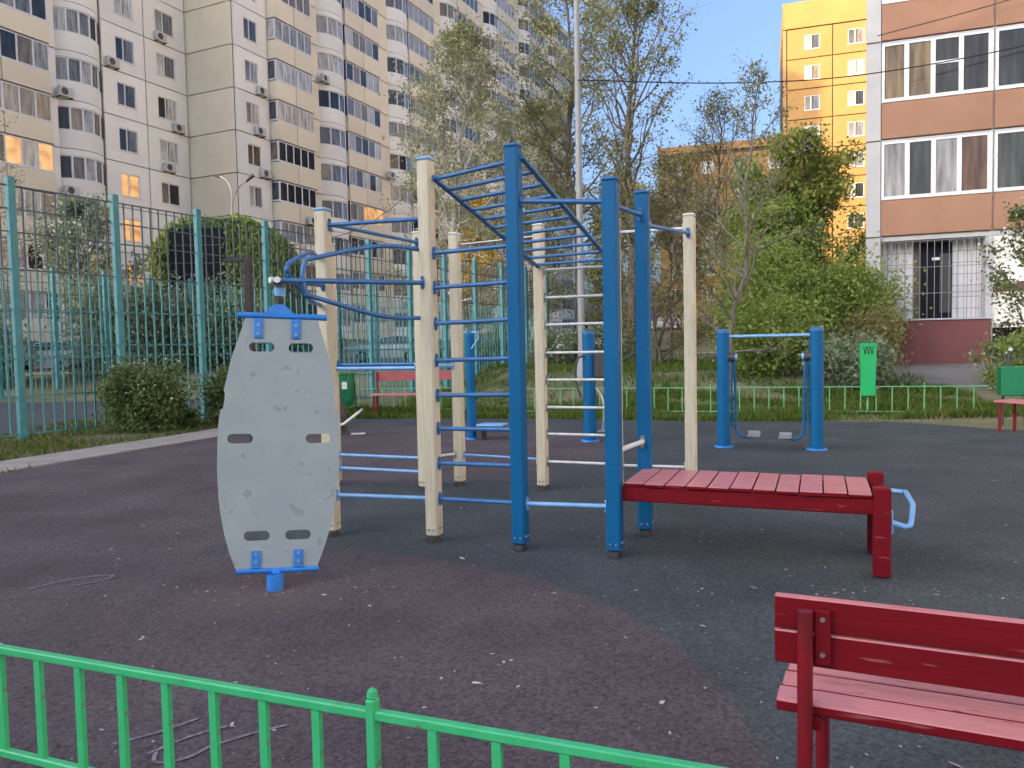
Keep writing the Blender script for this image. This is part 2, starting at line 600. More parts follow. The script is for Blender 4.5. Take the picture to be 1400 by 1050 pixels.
RUB = [(-2.4, 2.66), (0.5, 1.56), (6.0, -0.6), (11.0, 1.0), (9.2, 9.5), (8.1, 11.8), (6.75, 13.6), (3.54, 14.35),
       (0, 15.6), (-3.6, 16.3), (-5.15, 13.7), (-6.42, 9.9), (-8.9, 3.2), (-9.6, 1.6), (-6.5, 1.6), (-4.8, 3.6)]
poly('playground_surface', 'rubber', RUB, 0.008)
# concrete edging walk along the left side, in slabs
dl = Vector((0.355, 0.935, 0))
nl = Vector((-0.935, 0.355, 0))
p0 = Vector((-9.25, 2.5, 0))
pav = structure(thing('pavement', '', '', (0, 0, 0)))
del pav['label'], pav['category']
rng = random.Random(4)
for i in range(8):
    a = p0 + dl * (i * 1.75)
    b_ = p0 + dl * (i * 1.75 + 1.735)
    h = 0.018 + rng.random() * 0.008
    w0, w1 = 0.02, 0.98 + rng.uniform(-.03, .03)
    c4 = [a + nl * w0, b_ + nl * w0, b_ + nl * w1, a + nl * w1]
    mb = MB()
    mb.add([(c.x, c.y, -0.05) for c in c4] + [(c.x, c.y, h) for c in c4],
           [(3, 2, 1, 0), (4, 5, 6, 7), (0, 1, 5, 4), (1, 2, 6, 5), (2, 3, 7, 6), (3, 0, 4, 7)])
    mb.build('slab', 'concrete', pav)
# sports court behind the teal fence, path in front of the right-hand house, road behind
poly('sports_court', 'court', [(-9.3, 13.6), (-1.0, 29.2), (-11.9, 35.0), (-32, 20), (-26, 4), (-14.2, 4.4)], 0.006)
sheet('path', 'asphalt', [7.4, 8.5, 10, 12, 14, 18, 24], [17.9, 18.6, 19.3, 20, 20.6, 21.4, 22.5, 24], 0.012)
sheet('courtyard_road', 'asphalt', [-30 + 2 * k for k in range(22)], [38.5, 40, 42, 44, 45.5], 0.012)
sheet('bank_path', 'concrete', [2, 4, 6, 8, 10, 12, 14], [50, 51, 52.5, 54], 0.014)

# ---------------------------------------------------------------- buildings
FH = 2.8


def panel(w, h, hole=None, t=0.12, g=0.03):
    """Facade panel seen from -Y, origin at its lower left; joints of 35 mm stay open round it."""
    mb = MB()
    if not hole:
        mb.box(g, w - g, -t, -0.004, g, h - g, bev=0.015)
    else:
        x0, x1, z0, z1 = hole
        mb.box(g, x0, -t, -0.004, g, h - g)
        mb.box(x1, w - g, -t, -0.004, g, h - g)
        mb.box(x0, x1, -t, -0.004, g, z0)
        mb.box(x0, x1, -t, -0.004, z1, h - g)
    return mb


def win_frame(w, h, n, fr=0.06, y=-0.08, splits=None, trans=False):
    mb = MB()
    mb.box(0, w, y, y + 0.05, 0, fr)
    mb.box(0, w, y, y + 0.05, h - fr, h)
    mb.box(0, fr, y, y + 0.05, fr, h - fr)
    mb.box(w - fr, w, y, y + 0.05, fr, h - fr)
    sp = splits or [k / n for k in range(1, n)]
    for s in sp:
        mb.box(s * w - fr * .7, s * w + fr * .7, y - 0.006, y + 0.044, fr, h - fr)
    mb.box(-0.05, w + 0.05, y - 0.09, y + 0.02, -0.05, -0.004)       # sill
    return mb


def pane_mesh(x0, x1, z0, z1, y=-0.055):
    mb = MB()
    mb.box(x0, x1, y, y + 0.008, z0, z1)
    return mb


def arc_pts(w, sag, n):
    r = (w * w / 4 + sag * sag) / (2 * sag)
    a = math.asin(min(1, w / 2 / r))
    return [(w / 2 + r * math.sin(-a + 2 * a * k / n), -(r * math.cos(-a + 2 * a * k / n) - (r - sag))) for k in range(n + 1)]


def arc_band(w, sag, z0, z1, n=10, off=0.0, th=0.12):
    """Curved band standing out from the facade by sag at mid width."""
    P = arc_pts(w, sag, n)
    Q = []
    for k, (x, y) in enumerate(P):
        a = P[max(k - 1, 0)]
        c = P[min(k + 1, n)]
        tx, ty = c[0] - a[0], c[1] - a[1]
        l = math.hypot(tx, ty)
        nx, ny = ty / l, -tx / l                        # outward
        Q.append(((x - nx * off, y - ny * off), (x - nx * (off + th), y - ny * (off + th))))
    vs, fs = [], []
    for (o_, i_) in Q:
        vs += [(o_[0], o_[1], z0), (o_[0], o_[1], z1), (i_[0], i_[1], z1), (i_[0], i_[1], z0)]
    for k in range(n):
        for j in range(4):
            a = k * 4 + j
            c = k * 4 + (j + 1) % 4
            fs.append((a, c, c + 4, a + 4))
    fs += [(3, 2, 1, 0), (n * 4, n * 4 + 1, n * 4 + 2, n * 4 + 3)]
    mb = MB()
    mb.add(vs, fs)
    return mb


class Facade:
    """Rows of panels, windows and panes, children of one building."""

    def __init__(self, root, z0, floors, seed, glass='glass', lit=(), gap=0.03):
        self.gap = gap
        self.root, self.z0, self.floors = root, z0, floors
        self.rng = random.Random(seed)
        self.glass, self.lit = glass, set(lit)
        self.cache = {}

    def me(self, key, fn, m, smooth=False):
        k = (key, m)
        if k not in self.cache:
            self.cache[k] = fn().mesh(key[0], m, smooth)
        return self.cache[k]

    def panes(self, key, wobj, w, h, n, colid, fl, y=-0.055, split=True):
        e = [0.05 + (w - 0.1) * k / n for k in range(n + 1)]
        cells = [(e[k], e[k + 1]) for k in range(n)] if split else [(e[0], e[-1])]
        for i, (a, c) in enumerate(cells):
            lit = (colid, fl) in self.lit and (not split or n < 3 or n - 3 <= i < n and i != n - 2 or n == 5 and i == 3)
            m = 'emissive_sunset_pane' if lit else self.glass
            me = self.me(('pane', key, i, split), lambda: pane_mesh(a + .01, c - .01, 0.05, h - 0.05, y), m)
            obj('pane', me, wobj)

    def flat(self, u, w, colid, m='panel_white', win=None, wm='frame_white', floors=None, split=False, y=0.0):
        for fl in floors or self.floors:
            z = self.z0 + fl * FH
            hole = None
            if win:
                x0, x1, s0, s1 = win
                hole = win
            me = self.me(('panel', 'f', w, win), lambda: panel(w, FH, hole, g=self.gap), m)
            obj('panel', me, self.root, (u, y, z))
            if win:
                ww, hh = x1 - x0, s1 - s0
                fm = self.me(('window', 'f', ww, hh), lambda: win_frame(ww, hh, 2, splits=[0.42]), wm)
                wo_ = obj('window', fm, self.root, (u + x0, y, z + s0))
                self.panes(('f', ww, hh), wo_, ww, hh, 2, colid, fl, split=split)

    def loggia(self, u, w, colid, n, m='panel_beige', out=0.35, split=False, para=1.15, wm='frame_white', half=True):
        gh = FH - para
        for fl in self.floors:
            z = self.z0 + fl * FH
            for k in range(2 if half else 1):
                pw = w / 2 if half else w
                me = self.me(('panel', 'l', pw, out), lambda: MB().box(0.025, pw - .025, -out - .1, -.004, 0.03, para - 0.02, bev=.012), m)
                obj('panel', me, self.root, (u + k * pw, 0, z))
            fm = self.me(('window', 'l', w, n), lambda: win_frame(w - .1, gh - .06, n, 0.07, y=-out - 0.02), wm)
            wo_ = obj('window', fm, self.root, (u + .05, 0, z + para + 0.03))
            self.panes(('l', w, n), wo_, w - .1, gh - .06, n, colid, fl, y=-out + 0.005, split=split)
            if out > .3:
                ch = self.me(('side_window', w, out), lambda: win_frame(out - .02, gh - .1, 1, 0.08, y=0), wm)
                for sx in (0.03, w - .09):
                    so = obj('side_window', ch, self.root, (u + sx, -.01, z + para + .06))
                    so.rotation_euler.z = -math.pi / 2
                    obj('pane', self.me(('pane', 'sd', w, out), lambda: pane_mesh(.05, out - .06, .05, gh - .15, .02), self.glass), so)
            ce = self.me(('ceiling_slab', w, out), lambda: MB().box(0.0, w, -out + .03, -.004, 0, .05), 'joint')
            obj('floor_slab', ce, self.root, (u, 0, z - 0.03))

    def bay(self, u, w, colid, n, m='panel_white', sag=0.75, split=False, para=1.05, wm='frame_white'):
        top = FH - 0.35
        for fl in self.floors:
            z = self.z0 + fl * FH
            me = self.me(('panel', 'b', w), lambda: arc_band(w, sag, 0.03, para), m, True)
            obj('panel', me, self.root, (u, 0, z))
            me = self.me(('panel', 'bt', w), lambda: arc_band(w, sag, top, FH - .01), m, True)
            obj('panel', me, self.root, (u, 0, z))

            def frame():
                mb = arc_band(w, sag, para + .01, para + .08, off=0.03, th=.06)
                q = arc_band(w, sag, top - .08, top - .01, off=0.03, th=.06)
                mb.add(q.v, q.f)
                P = arc_pts(w, sag, n)
                for k, (x, y) in enumerate(P):
                    mb.box(x - .05, x + .05, y + .025, y + .1, para + .08, top - .08)
                # solid cheeks at either end
                return mb
            wo_ = obj('window', self.me(('window', 'b', w, n), frame, wm), self.root, (u, 0, z))
            for i in range(n if split else 1):
                lit = (colid, fl) in self.lit and (not split or i >= n // 2)
                pm = 'emissive_sunset_pane' if lit else self.glass

                def pn():
                    if not split:
                        return arc_band(w, sag, para + .08, top - .08, n=n, off=.07, th=.01)
                    P = arc_pts(w, sag, n)
                    a, c = P[i], P[i + 1]
                    mb = MB()
                    y_ = 0.07
                    mb.add([(a[0], a[1] + y_, para + .08), (c[0], c[1] + y_, para + .08), (c[0], c[1] + y_, top - .08), (a[0], a[1] + y_, top - .08),
                            (a[0], a[1] + y_ + .01, para + .08), (c[0], c[1] + y_ + .01, para + .08), (c[0], c[1] + y_ + .01, top - .08), (a[0], a[1] + y_ + .01, top - .08)],
                           [(0, 1, 2, 3), (7, 6, 5, 4), (0, 4, 5, 1), (1, 5, 6, 2), (2, 6, 7, 3), (3, 7, 4, 0)])
                    return mb
                obj('pane', self.me(('pane', 'b', w, n, i, split), pn, pm), wo_)


AB = math.atan2(0.9095, 0.4157)          # facade direction of the two long blocks
# --- block with the curved bays on the left (its right-hand end visible)
LA = 32.0
ra = Vector((-21.95 - 0.4157 * LA, 53.6 - 0.9095 * LA, 0))
A = thing('apartment_block', 'white and beige apartment block with a curved glazed bay behind the court fence',
          'apartment block', ra, AB)
MB().box(0, LA, 0.0, 13, -0.5, 44.6).build('wall', 'joint_light', A)
fa = Facade(A, 2.2, range(0, 12), 3, lit=[(1, 3), (1, 2), (1, 1), (3, 3), (2, 1), (2, 2)])
fa.flat(LA - 3.36, 3.34, 0, 'panel_white', (0.9, 2.4, 0.75, 2.15), split=True)
fa.flat(LA - 6.5, 3.12, 1, 'panel_white', (1.0, 2.35, 0.75, 2.15), split=True)
fa.bay(LA - 9.45, 2.9, 2, 5, 'panel_white', split=True)
fa.flat(LA - 9.95, 0.5, 9, 'panel_white')
fa.loggia(LA - 15.6, 5.6, 3, 6, 'panel_beige', split=True, para=1.2)
fa.flat(LA - 16.2, 0.6, 9, 'panel_white')
fa.bay(LA - 19.2, 3.0, 4, 5, 'panel_white')
MB().box(0, LA, -0.11, 0, -0.5, 2.18).build('plinth', 'panel_grey', A)
MB().box(0, 12.7, -0.1, -0.004, 2.2, 44.5).build('side_cladding', 'panel_white', A)
MB().box(-.1, LA + .05, -0.3, 13.1, 44.6, 45.4).build('parapet', 'panel_grey', A)

# --- the long receding block
LB = 65.0
B = thing('apartment_block', 'long cream panel apartment block with a blank end wall, receding behind the birches', 'apartment block',
          (-18.08, 52.0, 0), AB)
MB().box(0, LB, 0.0, 5.2, -0.5, 44.4).build('wall', 'joint_light', B)
MB().box(1.0, LB - 1, 5.2, 16, -0.5, 44.4).build('rear_wall', 'panel_beige', B)
fb = Facade(B, 2.2, range(0, 15), 8, lit=[(30, 3)])
fb.flat(0.0, 3.2, 0, 'panel_white', (0.95, 2.2, 0.75, 2.15), split=True)
fb.loggia(3.2, 4.05, 1, 5, 'panel_beige', out=0.75, para=1.35)
for k in range(6):
    u = 7.25 + 9.62 * k
    fl = range(0, 15)
    fb.flat(u, 1.5, 9, 'panel_beige', y=0.0)
    fb.bay(u + 1.5, 3.3, 20 + k, 4, 'panel_white', sag=0.8)
    if k < 6:
        fb.loggia(u + 4.8, 4.8, 30 if k == 0 else 31 + k, 5, 'panel_beige', out=0.25, para=1.32, split=k == 0)
# blank end wall panels (seen from -X)
em = MB()
em.box(-0.12, -0.004, 0.02, 5.1, 0.03, FH - 0.03, bev=0.015)
eme = em.mesh('panel', 'panel_beige')
for fl in range(-1, 15):
    obj('panel', eme, B, (0, 0, 2.2 + fl * FH))
MB().box(0, LB, -0.11, 0, -0.5, 2.18).build('plinth', 'panel_grey', B)
MB().box(-0.13, LB + .1, -0.3, 5.2, 44.4, 45.2).build('parapet', 'panel_beige', B)
for k in range(4):
    MB().box(10 + k * 15, 16 + k * 15, 1.4, 5, 45.2, 47.2).build('roof_house', 'panel_grey', B)

# --- nearby brown banded house at the right
CA = math.atan2(-0.34, 0.94)
C = thing('panel_house', 'grey panel house with brown loggia bands and a red plinth beside the path', 'house', (10.80, 22.55, 0), CA)


def prism(fp, z0, z1):
    n_ = len(fp)
    return MB().add([(x, y, z0) for x, y in fp] + [(x, y, z1) for x, y in fp],
                    [tuple(range(n_ - 1, -1, -1)), tuple(range(n_, 2 * n_))] + [(k, (k + 1) % n_, n_ + (k + 1) % n_, n_ + k) for k in range(n_)])


prism([(0.3, 1.25), (16, 1.25), (18, 12), (2.5, 12)], -.4, 24).build('wall', 'panel_grey', C)
prism([(-.38, -.12), (-.002, -.12), (.30, 1.249), (2.5, 12), (2.0, 12)], 1.75, 24).build('end_wall', 'panel_grey', C)
prism([(-.36, -.10), (-.01, -.10), (.29, 1.249), (2.5, 12), (2.02, 12)], -.4, 1.748).build('end_plinth', 'joint_light', C)
for z in (4.41, 7.16, 9.95):
    MB().box(-0.385, -0.012, -0.128, -0.121, z - 0.02, z + 0.02).build('joint', 'joint', C)
zb = [4.41, 7.18, 9.95, 12.72, 15.49]
PW = 2.83
for fi, z in enumerate(zb):
    MB().box(0.0, 14.2, -0.02, 1.24, z - .12, z + .02).build('floor_slab', 'panel_grey', C)
    for k in range(5):
        MB().box(k * PW + 0.02, (k + 1) * PW - 0.02, -0.10, -0.025, z + 0.03, z + 1.04, bev=0.012).build('panel', 'panel_brown', C)
        MB().box(k * PW - .05, k * PW + .05, -0.02, 1.2, z + .02, z + 2.65).build('partition', 'panel_grey', C)
        w, h = PW - 0.05, 1.64
        sp = [[.24, .48, .71], [.23, .47, .72], [.26, .5, .75]][(k + fi) % 3] if k % 2 == 0 else [.48, .74]
        mb = MB()
        fr = 0.075
        mb.box(0, w, -.07, 0, 0, .10)
        mb.box(0, w, -.07, 0, h - .06, h)
        mb.box(0, fr, -.07, 0, .10, h - .06)
        mb.box(w - fr * 1.6, w, -.07, 0, .10, h - .06)
        for s in sp:
            mb.box(s * w - .06, s * w + .06, -.076, -.006, .10, h - .06)
        if (k + fi) % 2 == 1:
            mb.box(sp[-2] * w + .06, sp[-1] * w - .06, -.066, -.01, h * .55, h * .6)
        wo_ = mb.build('window', 'frame_white', C, loc=(k * PW + .025, -.03, z + 1.06))
        e = [fr] + [s * w for s in sp] + [w - fr]
        for i in range(len(e) - 1):
            MB().box(e[i] + .02, e[i + 1] - .02, -.04, -.032, .09, h - .05).build('pane', 'glass_near', wo_)
        # lintel strip above the glazing
        MB().box(k * PW + .02, (k + 1) * PW - .02, -.09, -.02, z + 2.705, z + 2.76).build('lintel', 'panel_grey', C)
# ground-floor porch: white tiled recess with a barred door over a red plinth
MB().box(0.0, PW - .05, .5, 1.24, 1.97, 4.28).build('porch_wall', 'joint_light', C)
tme = MB().box(0.006, 0.224, -.014, 0, .006, .324, bev=.004).mesh('tile', 'tile_white')
for i in range(12):
    for j in range(7):
        x = 0.03 + i * .23
        if 1.05 < x + .11 < 1.98 and j < 7:
            continue
        obj('tile', tme, C, (x, .50, 1.98 + j * .33))
d_ = MB().box(1.12, 1.94, .45, .485, 2.0, 4.22).build('door', 'shed_dark', C)
MB().box(1.62, 1.92, .43, .448, 2.2, 3.9).build('door_panel', 'dark_metal', d_)
MB().box(1.42, 1.62, .42, .44, 3.72, 3.8).build('door_lamp', 'frame_white', d_)
bar = MB().tube([(0, 0, 0), (0, 0, 2.25)], 0.008, 6).mesh('bar', 'lamp_grey')
gr_ = MB().tube([(0, -.02, 2.0), (PW - .1, -.02, 2.0)], .014, 6).build('grille_rail', 'steel', C)
for zr in (2.75, 3.5, 4.24):
    MB().tube([(0.01, -.02, zr), (PW - .1, -.02, zr)], .012, 6).build('grille_rail', 'steel', C)
for i in range(15):
    obj('grille_bar', bar, C, (0.12 + i * .185, -.02, 2.0))
MB().box(0.36, PW - .06, -0.32, 1.2, 0.3, 1.97).build('porch_plinth', 'plinth_red', C)
MB().box(0.30, PW - .03, -0.36, 1.2, 1.975, 2.02).build('porch_ledge', 'panel_grey', C)
MB().box(PW - .16, PW + .02, -.1, 1.2, 0.4, 4.28).build('pier', 'panel_grey', C)
MB().box(PW + .03, 14.2, 0.0, .5, 2.99, 4.28, bev=.01).build('panel', 'panel_white', C)
MB().box(PW + .03, 14.2, 0.02, .5, 2.72, 2.98).build('ledge', 'frame_brown', C)
MB().box(PW + .03, 14.2, 0.0, .5, 1.72, 2.71, bev=.01).build('panel', 'panel_white', C)
MB().box(PW + .03, 14.2, .55, 1.2, 0.2, 1.72).build('basement_wall', 'joint', C)

# --- sunlit yellow tower far right and the lower ochre house beside it
DA = math.atan2(-0.31, 0.95)
D = thing('tower_block', 'sunlit yellow panel tower standing behind the leafy maples', 'tower block', (26.2, 74.0, 0), DA)
MB().box(0, 16, 0.0, 13, 0.5, 30.5).build('wall', 'joint', D)
fd = Facade(D, 2.55, range(2, 10), 5, gap=0.05)
fd.flat(0.35, 4.0, 0, 'panel_yellow', (1.55, 2.9, 0.8, 2.15), split=True)
fd.flat(4.35, 4.0, 1, 'panel_yellow', (1.3, 2.7, 0.8, 2.15), split=True)
fd.flat(8.35, 4.0, 2, 'panel_yellow', (1.3, 2.7, 0.8, 2.15))
for fl in range(2, 10):
    MB().box(0.0, 0.30, -.12, -.004, 2.57 + fl * FH, 2.53 + (fl + 1) * FH).build('panel', 'panel_ochre', D)
MB().box(0, 16, -.13, 13, 30.62, 33.0).build('parapet', 'panel_yellow', D)
D2 = thing('low_house', 'low sunlit ochre house glimpsed through the brown branches', 'house', (17.2, 88.0, 1.5), DA)
MB().box(0, 14, 0, 10, 0, 21.0).build('wall', 'joint_light', D2)
fe = Facade(D2, 1.0, range(0, 7), 6)
for k in range(4):
    fe.flat(k * 3.5, 3.5, k, 'panel_ochre', (1.1, 2.4, 0.8, 2.15))
MB().box(-.2, 14.2, -.3, 10.2, 21.0, 21.8).build('parapet', 'panel_ochre', D2)

# --- unseen block added behind the photographer to keep the yard in evening shade
shade_block = thing('apartment_block', 'unseen grey panel slab added across the yard to shade the playground', 'apartment block', (-70, -53, 0),
           math.atan2(-0.8, 0.6))
MB().box(-37.6, 45, -6, 6, -0.5, 41).build('wall', 'panel_grey', shade_block)
MB().box(-37.9, 45.3, -6.3, 6.3, 41, 42).build('parapet', 'panel_white', shade_block)

# --- pale block added out of frame on the right to bounce warm sunlight
bounce_block = thing('apartment_block', 'unseen pale panel slab added on the right to bounce low sun', 'apartment block', (58, 15, 0), R(90))
MB().box(-60, 45, -14, 0, -0.5, 42).build('wall', 'panel_white', bounce_block)
MB().box(-60.3, 45.3, -14.3, .3, 42, 43).build('parapet', 'panel_grey', bounce_block)

# ---------------------------------------------------------------- climbing frame
F = thing('climbing_frame', 'blue and cream climbing frame with wall bars and a sloping monkey ladder', 'climbing frame', (0, 0, 0))
AX = R(-21.8)
ax = Vector((math.cos(AX), math.sin(AX), 0))
ay = Vector((-math.sin(AX), math.cos(AX), 0))
POST = {'P1': (-.62, 5.86, 2.90, 'cream_wood'), 'P2': (.04, 5.56, 2.91, 'post_blue'), 'P3': (.70, 5.32, 2.61, 'post_blue'),
        'P4': (1.02, 5.92, 2.63, 'post_blue'), 'P5': (1.70, 7.30, 2.68, 'cream_wood'), 'P6': (.30, 7.86, 2.70, 'cream_wood'),
        'P7': (-.58, 8.21, 2.68, 'cream_wood'), 'P8': (-1.46, 6.09, 2.58, 'cream_wood'), 'P9': (-.93, 7.95, 2.66, 'cream_wood'),
        'P11': (-1.95, 8.36, 2.62, 'cream_wood'), 'P10': (1.03, 7.57, 2.70, 'cream_wood')}
HW = 0.052
for k, (x, y, h, m) in POST.items():
    p = MB().box(-HW, HW, -HW, HW, 0.05, h, bev=0.012).build('post', m, F, True, (x, y, 0))
    p.rotation_euler.z = AX + R(random.Random(k).uniform(-2, 2))
    f_ = MB().box(-.033, .033, -.033, .033, -.05, .16).box(-.036, .036, -.075, .03, 0.012, .05)
    f_.build('foot', 'dark_metal', p)
    c_ = MB().box(-HW - .004, HW + .004, -HW - .004, HW + .004, h - 0.004, h + .022, bev=.01)
    c_.build('cap', 'light_blue' if m == 'cream_wood' and k in ('P1', 'P8') else ('rail_blue' if m == 'post_blue' else 'white_rail'), p)
    bo = MB()
    for (dx, dz) in ((-.02, .10), (.022, .10)):
        bo.tube([(dx, -HW - .008, dz), (dx, -HW + .01, dz)], .009, 8)
        bo.tube([(HW - .01, dx, dz + .01), (HW + .008, dx, dz + .01)], .009, 8)
    bo.build('bolt', 'steel', p)


def P(k, z=0.0, dx=0.0, dy=0.0):
    x, y, h, m = POST[k]
    return Vector((x, y, z)) + ax * dx + ay * dy


def flange(p, dirv, m, parent):
    """Oval plate with two bolts, lying against a post face."""
    d = dirv.normalized()
    up = Vector((0, 0, 1))
    s = up.cross(d).normalized()
    mb = MB()
    n = 12
    vs = []
    for t in (0.0, 0.009):
        for k in range(n):
            a = 2 * math.pi * k / n
            vs.append(p + s * (.022 * math.cos(a)) + up * (.052 * math.sin(a)) + d * t)
    fs = [tuple(range(n - 1, -1, -1)), tuple(range(n, 2 * n))] + [(k, (k + 1) % n, n + (k + 1) % n, n + k) for k in range(n)]
    mb.add(vs, fs)
    for z in (-.036, .036):
        mb.tube([p + up * z + d * .008, p + up * z + d * .018], .009, 6)
    return mb.build('flange', m, parent)


def rung(a, b_, r=.0165, m='rail_blue', fl=(True, True), name='rung', pull=HW):
    a, b_ = Vector(a), Vector(b_)
    d = (b_ - a).normalized()
    a2, b2 = a + d * pull, b_ - d * pull
    o = MB().tube([a2, b2], r, 10).build(name, m, F, True)
    hd = Vector((d.x, d.y, 0))
    if fl[0]:
        flange(a2, hd, m if m != 'white_rail' else 'steel', o)
    if fl[1]:
        flange(b2, -hd, m if m != 'white_rail' else 'steel', o)
    return o


# front wall bars between the cream and the tall blue post
for z in (2.205, 1.945, 1.675, 1.395, 1.13, .875, .61, .335):
    rung(P('P1', z), P('P2', z + .012))
# chin-up bars
rung(P('P2', 2.53), P('P3', 2.47), r=.018)
rung(P('P2', .345), P('P3', .36), m='light_blue')
rung(P('P3', 2.45), P('P4', 2.47))
rung(P('P4', 2.40), P('P5', 2.52))
rung(P('P3', .74), P('P4', .74), m='white_rail', r=.018)
# back wall bars (white)
for z in (2.255, 1.975, 1.70, 1.415, 1.14, .86, .585, .30):
    rung(P('P6', z), P('P10', z), r=.014, m='white_rail')
rung(P('P10', .29), P('P5', .30), r=.014, m='white_rail')
rung(P('P10', 2.58), P('P5', 2.57), r=.014, m='white_rail')
rung(P('P7', 2.57), P('P6', 2.60), r=.013, m='steel')
rung(P('P7', .34), P('P6', .32), r=.013, m='light_blue')
rung(P('P9', .35), P('P7', .35), r=.014, m='white_rail')
# left bay
rung(P('P8', 2.49), P('P9', 2.57))
rung(P('P8', 2.47), P('P1', 2.47))
rung(P('P8', .335), P('P1', .335), m='light_blue')
for z in (.345, .20):
    rung(P('P11', z), P('P9', z), m='light_blue')
# parallel bars, on to the far post
for dy, z in ((-.03, 1.285), (.03, 1.325)):
    rung(P('P11', z, dy=dy), P('P9', z, dy=dy), m='light_blue' if dy < 0 else 'rail_blue', r=.02)
rung(P('P9', 1.30), P('P7', 1.30), m='light_blue', r=.018)
rung(P('P8', 1.30), P('P11', 1.30), m='rail_blue', r=.018)
# sloping overhead ladder
la, lb = P('P1', 2.77, dx=.06), P('P6', 2.29, dx=.0, dy=-.05)
ra_, rb = P('P2', 2.84, dx=.06), P('P10', 2.30, dx=-.03, dy=-.05)
ld = MB().tube([la, lb], .02, 10).build('ladder_rail', 'rail_blue', F, True)
MB().tube([ra_, rb], .02, 10).build('ladder_rail', 'rail_blue', F, True)
for k in range(11):
    t = 0.015 + k * 0.096
    rung(la.lerp(lb, t), ra_.lerp(rb, t), r=.0155, fl=(False, False), name='ladder_rung', pull=0.01)
# bent hoops that carry the top bearing of the spinning board
TOP = Vector((-1.49, 5.02, 1.95))


def hoop(k, zt, zm, zl, side):
    a, c = P(k, zt, dx=side * HW), P(k, zl, dx=side * HW)
    mid = (TOP - P(k, TOP.z))
    e = P(k, 0) + mid * 0.80
    q = P(k, 0) + mid * 0.36
    pts = [a, Vector((q.x, q.y, zt - .01)), Vector((e.x, e.y, zt - .13)), Vector((e.x, e.y, zt - .16)) + mid * .05,
           Vector((e.x, e.y, (zt + zl) / 2)) + mid * .07, Vector((e.x, e.y, zl + .16)) + mid * .05,
           Vector((e.x, e.y, zl + .13)), Vector((q.x, q.y, zl + .01)), c]
    o = MB().tube(bez(pts, 6), .0165, 10).build('hoop', 'rail_blue', F, True)
    flange(a, Vector((mid.x, mid.y, 0)), 'rail_blue', o)
    flange(c, Vector((mid.x, mid.y, 0)), 'rail_blue', o)
    o2 = MB().tube([P(k, zm), TOP + mid.normalized() * .06], .018, 10).build('bracket_bar', 'rail_blue', F, True)
    flange(P(k, zm) + mid.normalized() * HW, Vector((mid.x, mid.y, 0)), 'rail_blue', o2)
    MB().tube([TOP + mid.normalized() * .055, TOP + mid.normalized() * .075], .021, 10).build('end_cap', 'white_rail', o2, True)


hoop('P1', 2.24, 1.985, 1.72, -1)
hoop('P8', 2.22, 2.0, 1.85, -1)

# ---------------------------------------------------------------- spinning board
G = thing('spinner_board', 'grey surfboard-shaped spinner panel with slot handholds on a blue ground pivot', 'spinner board', (-1.505, 4.73, 0))
BT = Vector((0.015, 0.29, 1.70))             # board axis, local
BB = Vector((0.005, 0.03, 0.135))
zax = (BT - BB).normalized()
xax = Vector((math.cos(R(14)), math.sin(R(14)), 0))
xax = (xax - zax * xax.dot(zax)).normalized()
yax = zax.cross(xax)
LEN = (BT - BB).length


def bp_(u, v, w):
    return BB + xax * u + zax * v + yax * w


prof_k = [(0.0, .228), (.10, .262), (.207, .292), (.33, .316), (.437, .331), (.62, .344), (.80, .346), (.93, .342), (.99, .334), (1.0, .322), (1.05, .314),
          (1.10, .313), (1.115, .320), (1.17, .309), (1.27, .292), (1.36, .272), (1.46, .244), (LEN, .210)]
prof = prof_k
slots = [(-.122, 1.40, .078, .031), (.122, 1.40, .078, .031), (-.240, .81, .078, .031), (.240, .81, .078, .031),
         (-.125, .20, .078, .031), (.125, .20, .078, .031)]


def half(v):
    for (a, wa), (c, wc) in zip(prof, prof[1:]):
        if a <= v <= c:
            return wa + (wc - wa) * (v - a) / (c - a)
    return prof[-1][1]


def board():
    import bmesh
    bm = bmesh.new()
    out = [(half(v) * 1.08, v) for v in [p[0] for p in prof]]
    outline = [bm.verts.new((u, v, 0)) for u, v in out] + [bm.verts.new((-u, v, 0)) for u, v in reversed(out)]
    edges = [bm.edges.new((outline[i], outline[(i + 1) % len(outline)])) for i in range(len(outline))]
    for (cx, cz, hw, hh) in slots:
        ring = []
        for k in range(16):
            a = 2 * math.pi * k / 16
            sx = (hw - hh) * (1 if math.cos(a) > 0 else -1)
            ring.append(bm.verts.new((cx + sx + hh * math.cos(a), cz + hh * math.sin(a), 0)))
        edges += [bm.edges.new((ring[i], ring[(i + 1) % 16])) for i in range(16)]
    bmesh.ops.triangle_fill(bm, use_beauty=True, use_dissolve=False, edges=edges)
    r = bmesh.ops.extrude_face_region(bm, geom=bm.faces[:])
    for v in [g for g in r['geom'] if isinstance(g, bmesh.types.BMVert)]:
        v.co.z += 0.018
    bmesh.ops.recalc_face_normals(bm, faces=bm.faces[:])
    for v in bm.verts:
        v.co = bp_(v.co.x, v.co.y, v.co.z)
    me = bpy.data.meshes.new('board')
    bm.to_mesh(me)
    bm.free()
    me.materials.append(M['board_grey'])
    return me


obj('board', board(), G)
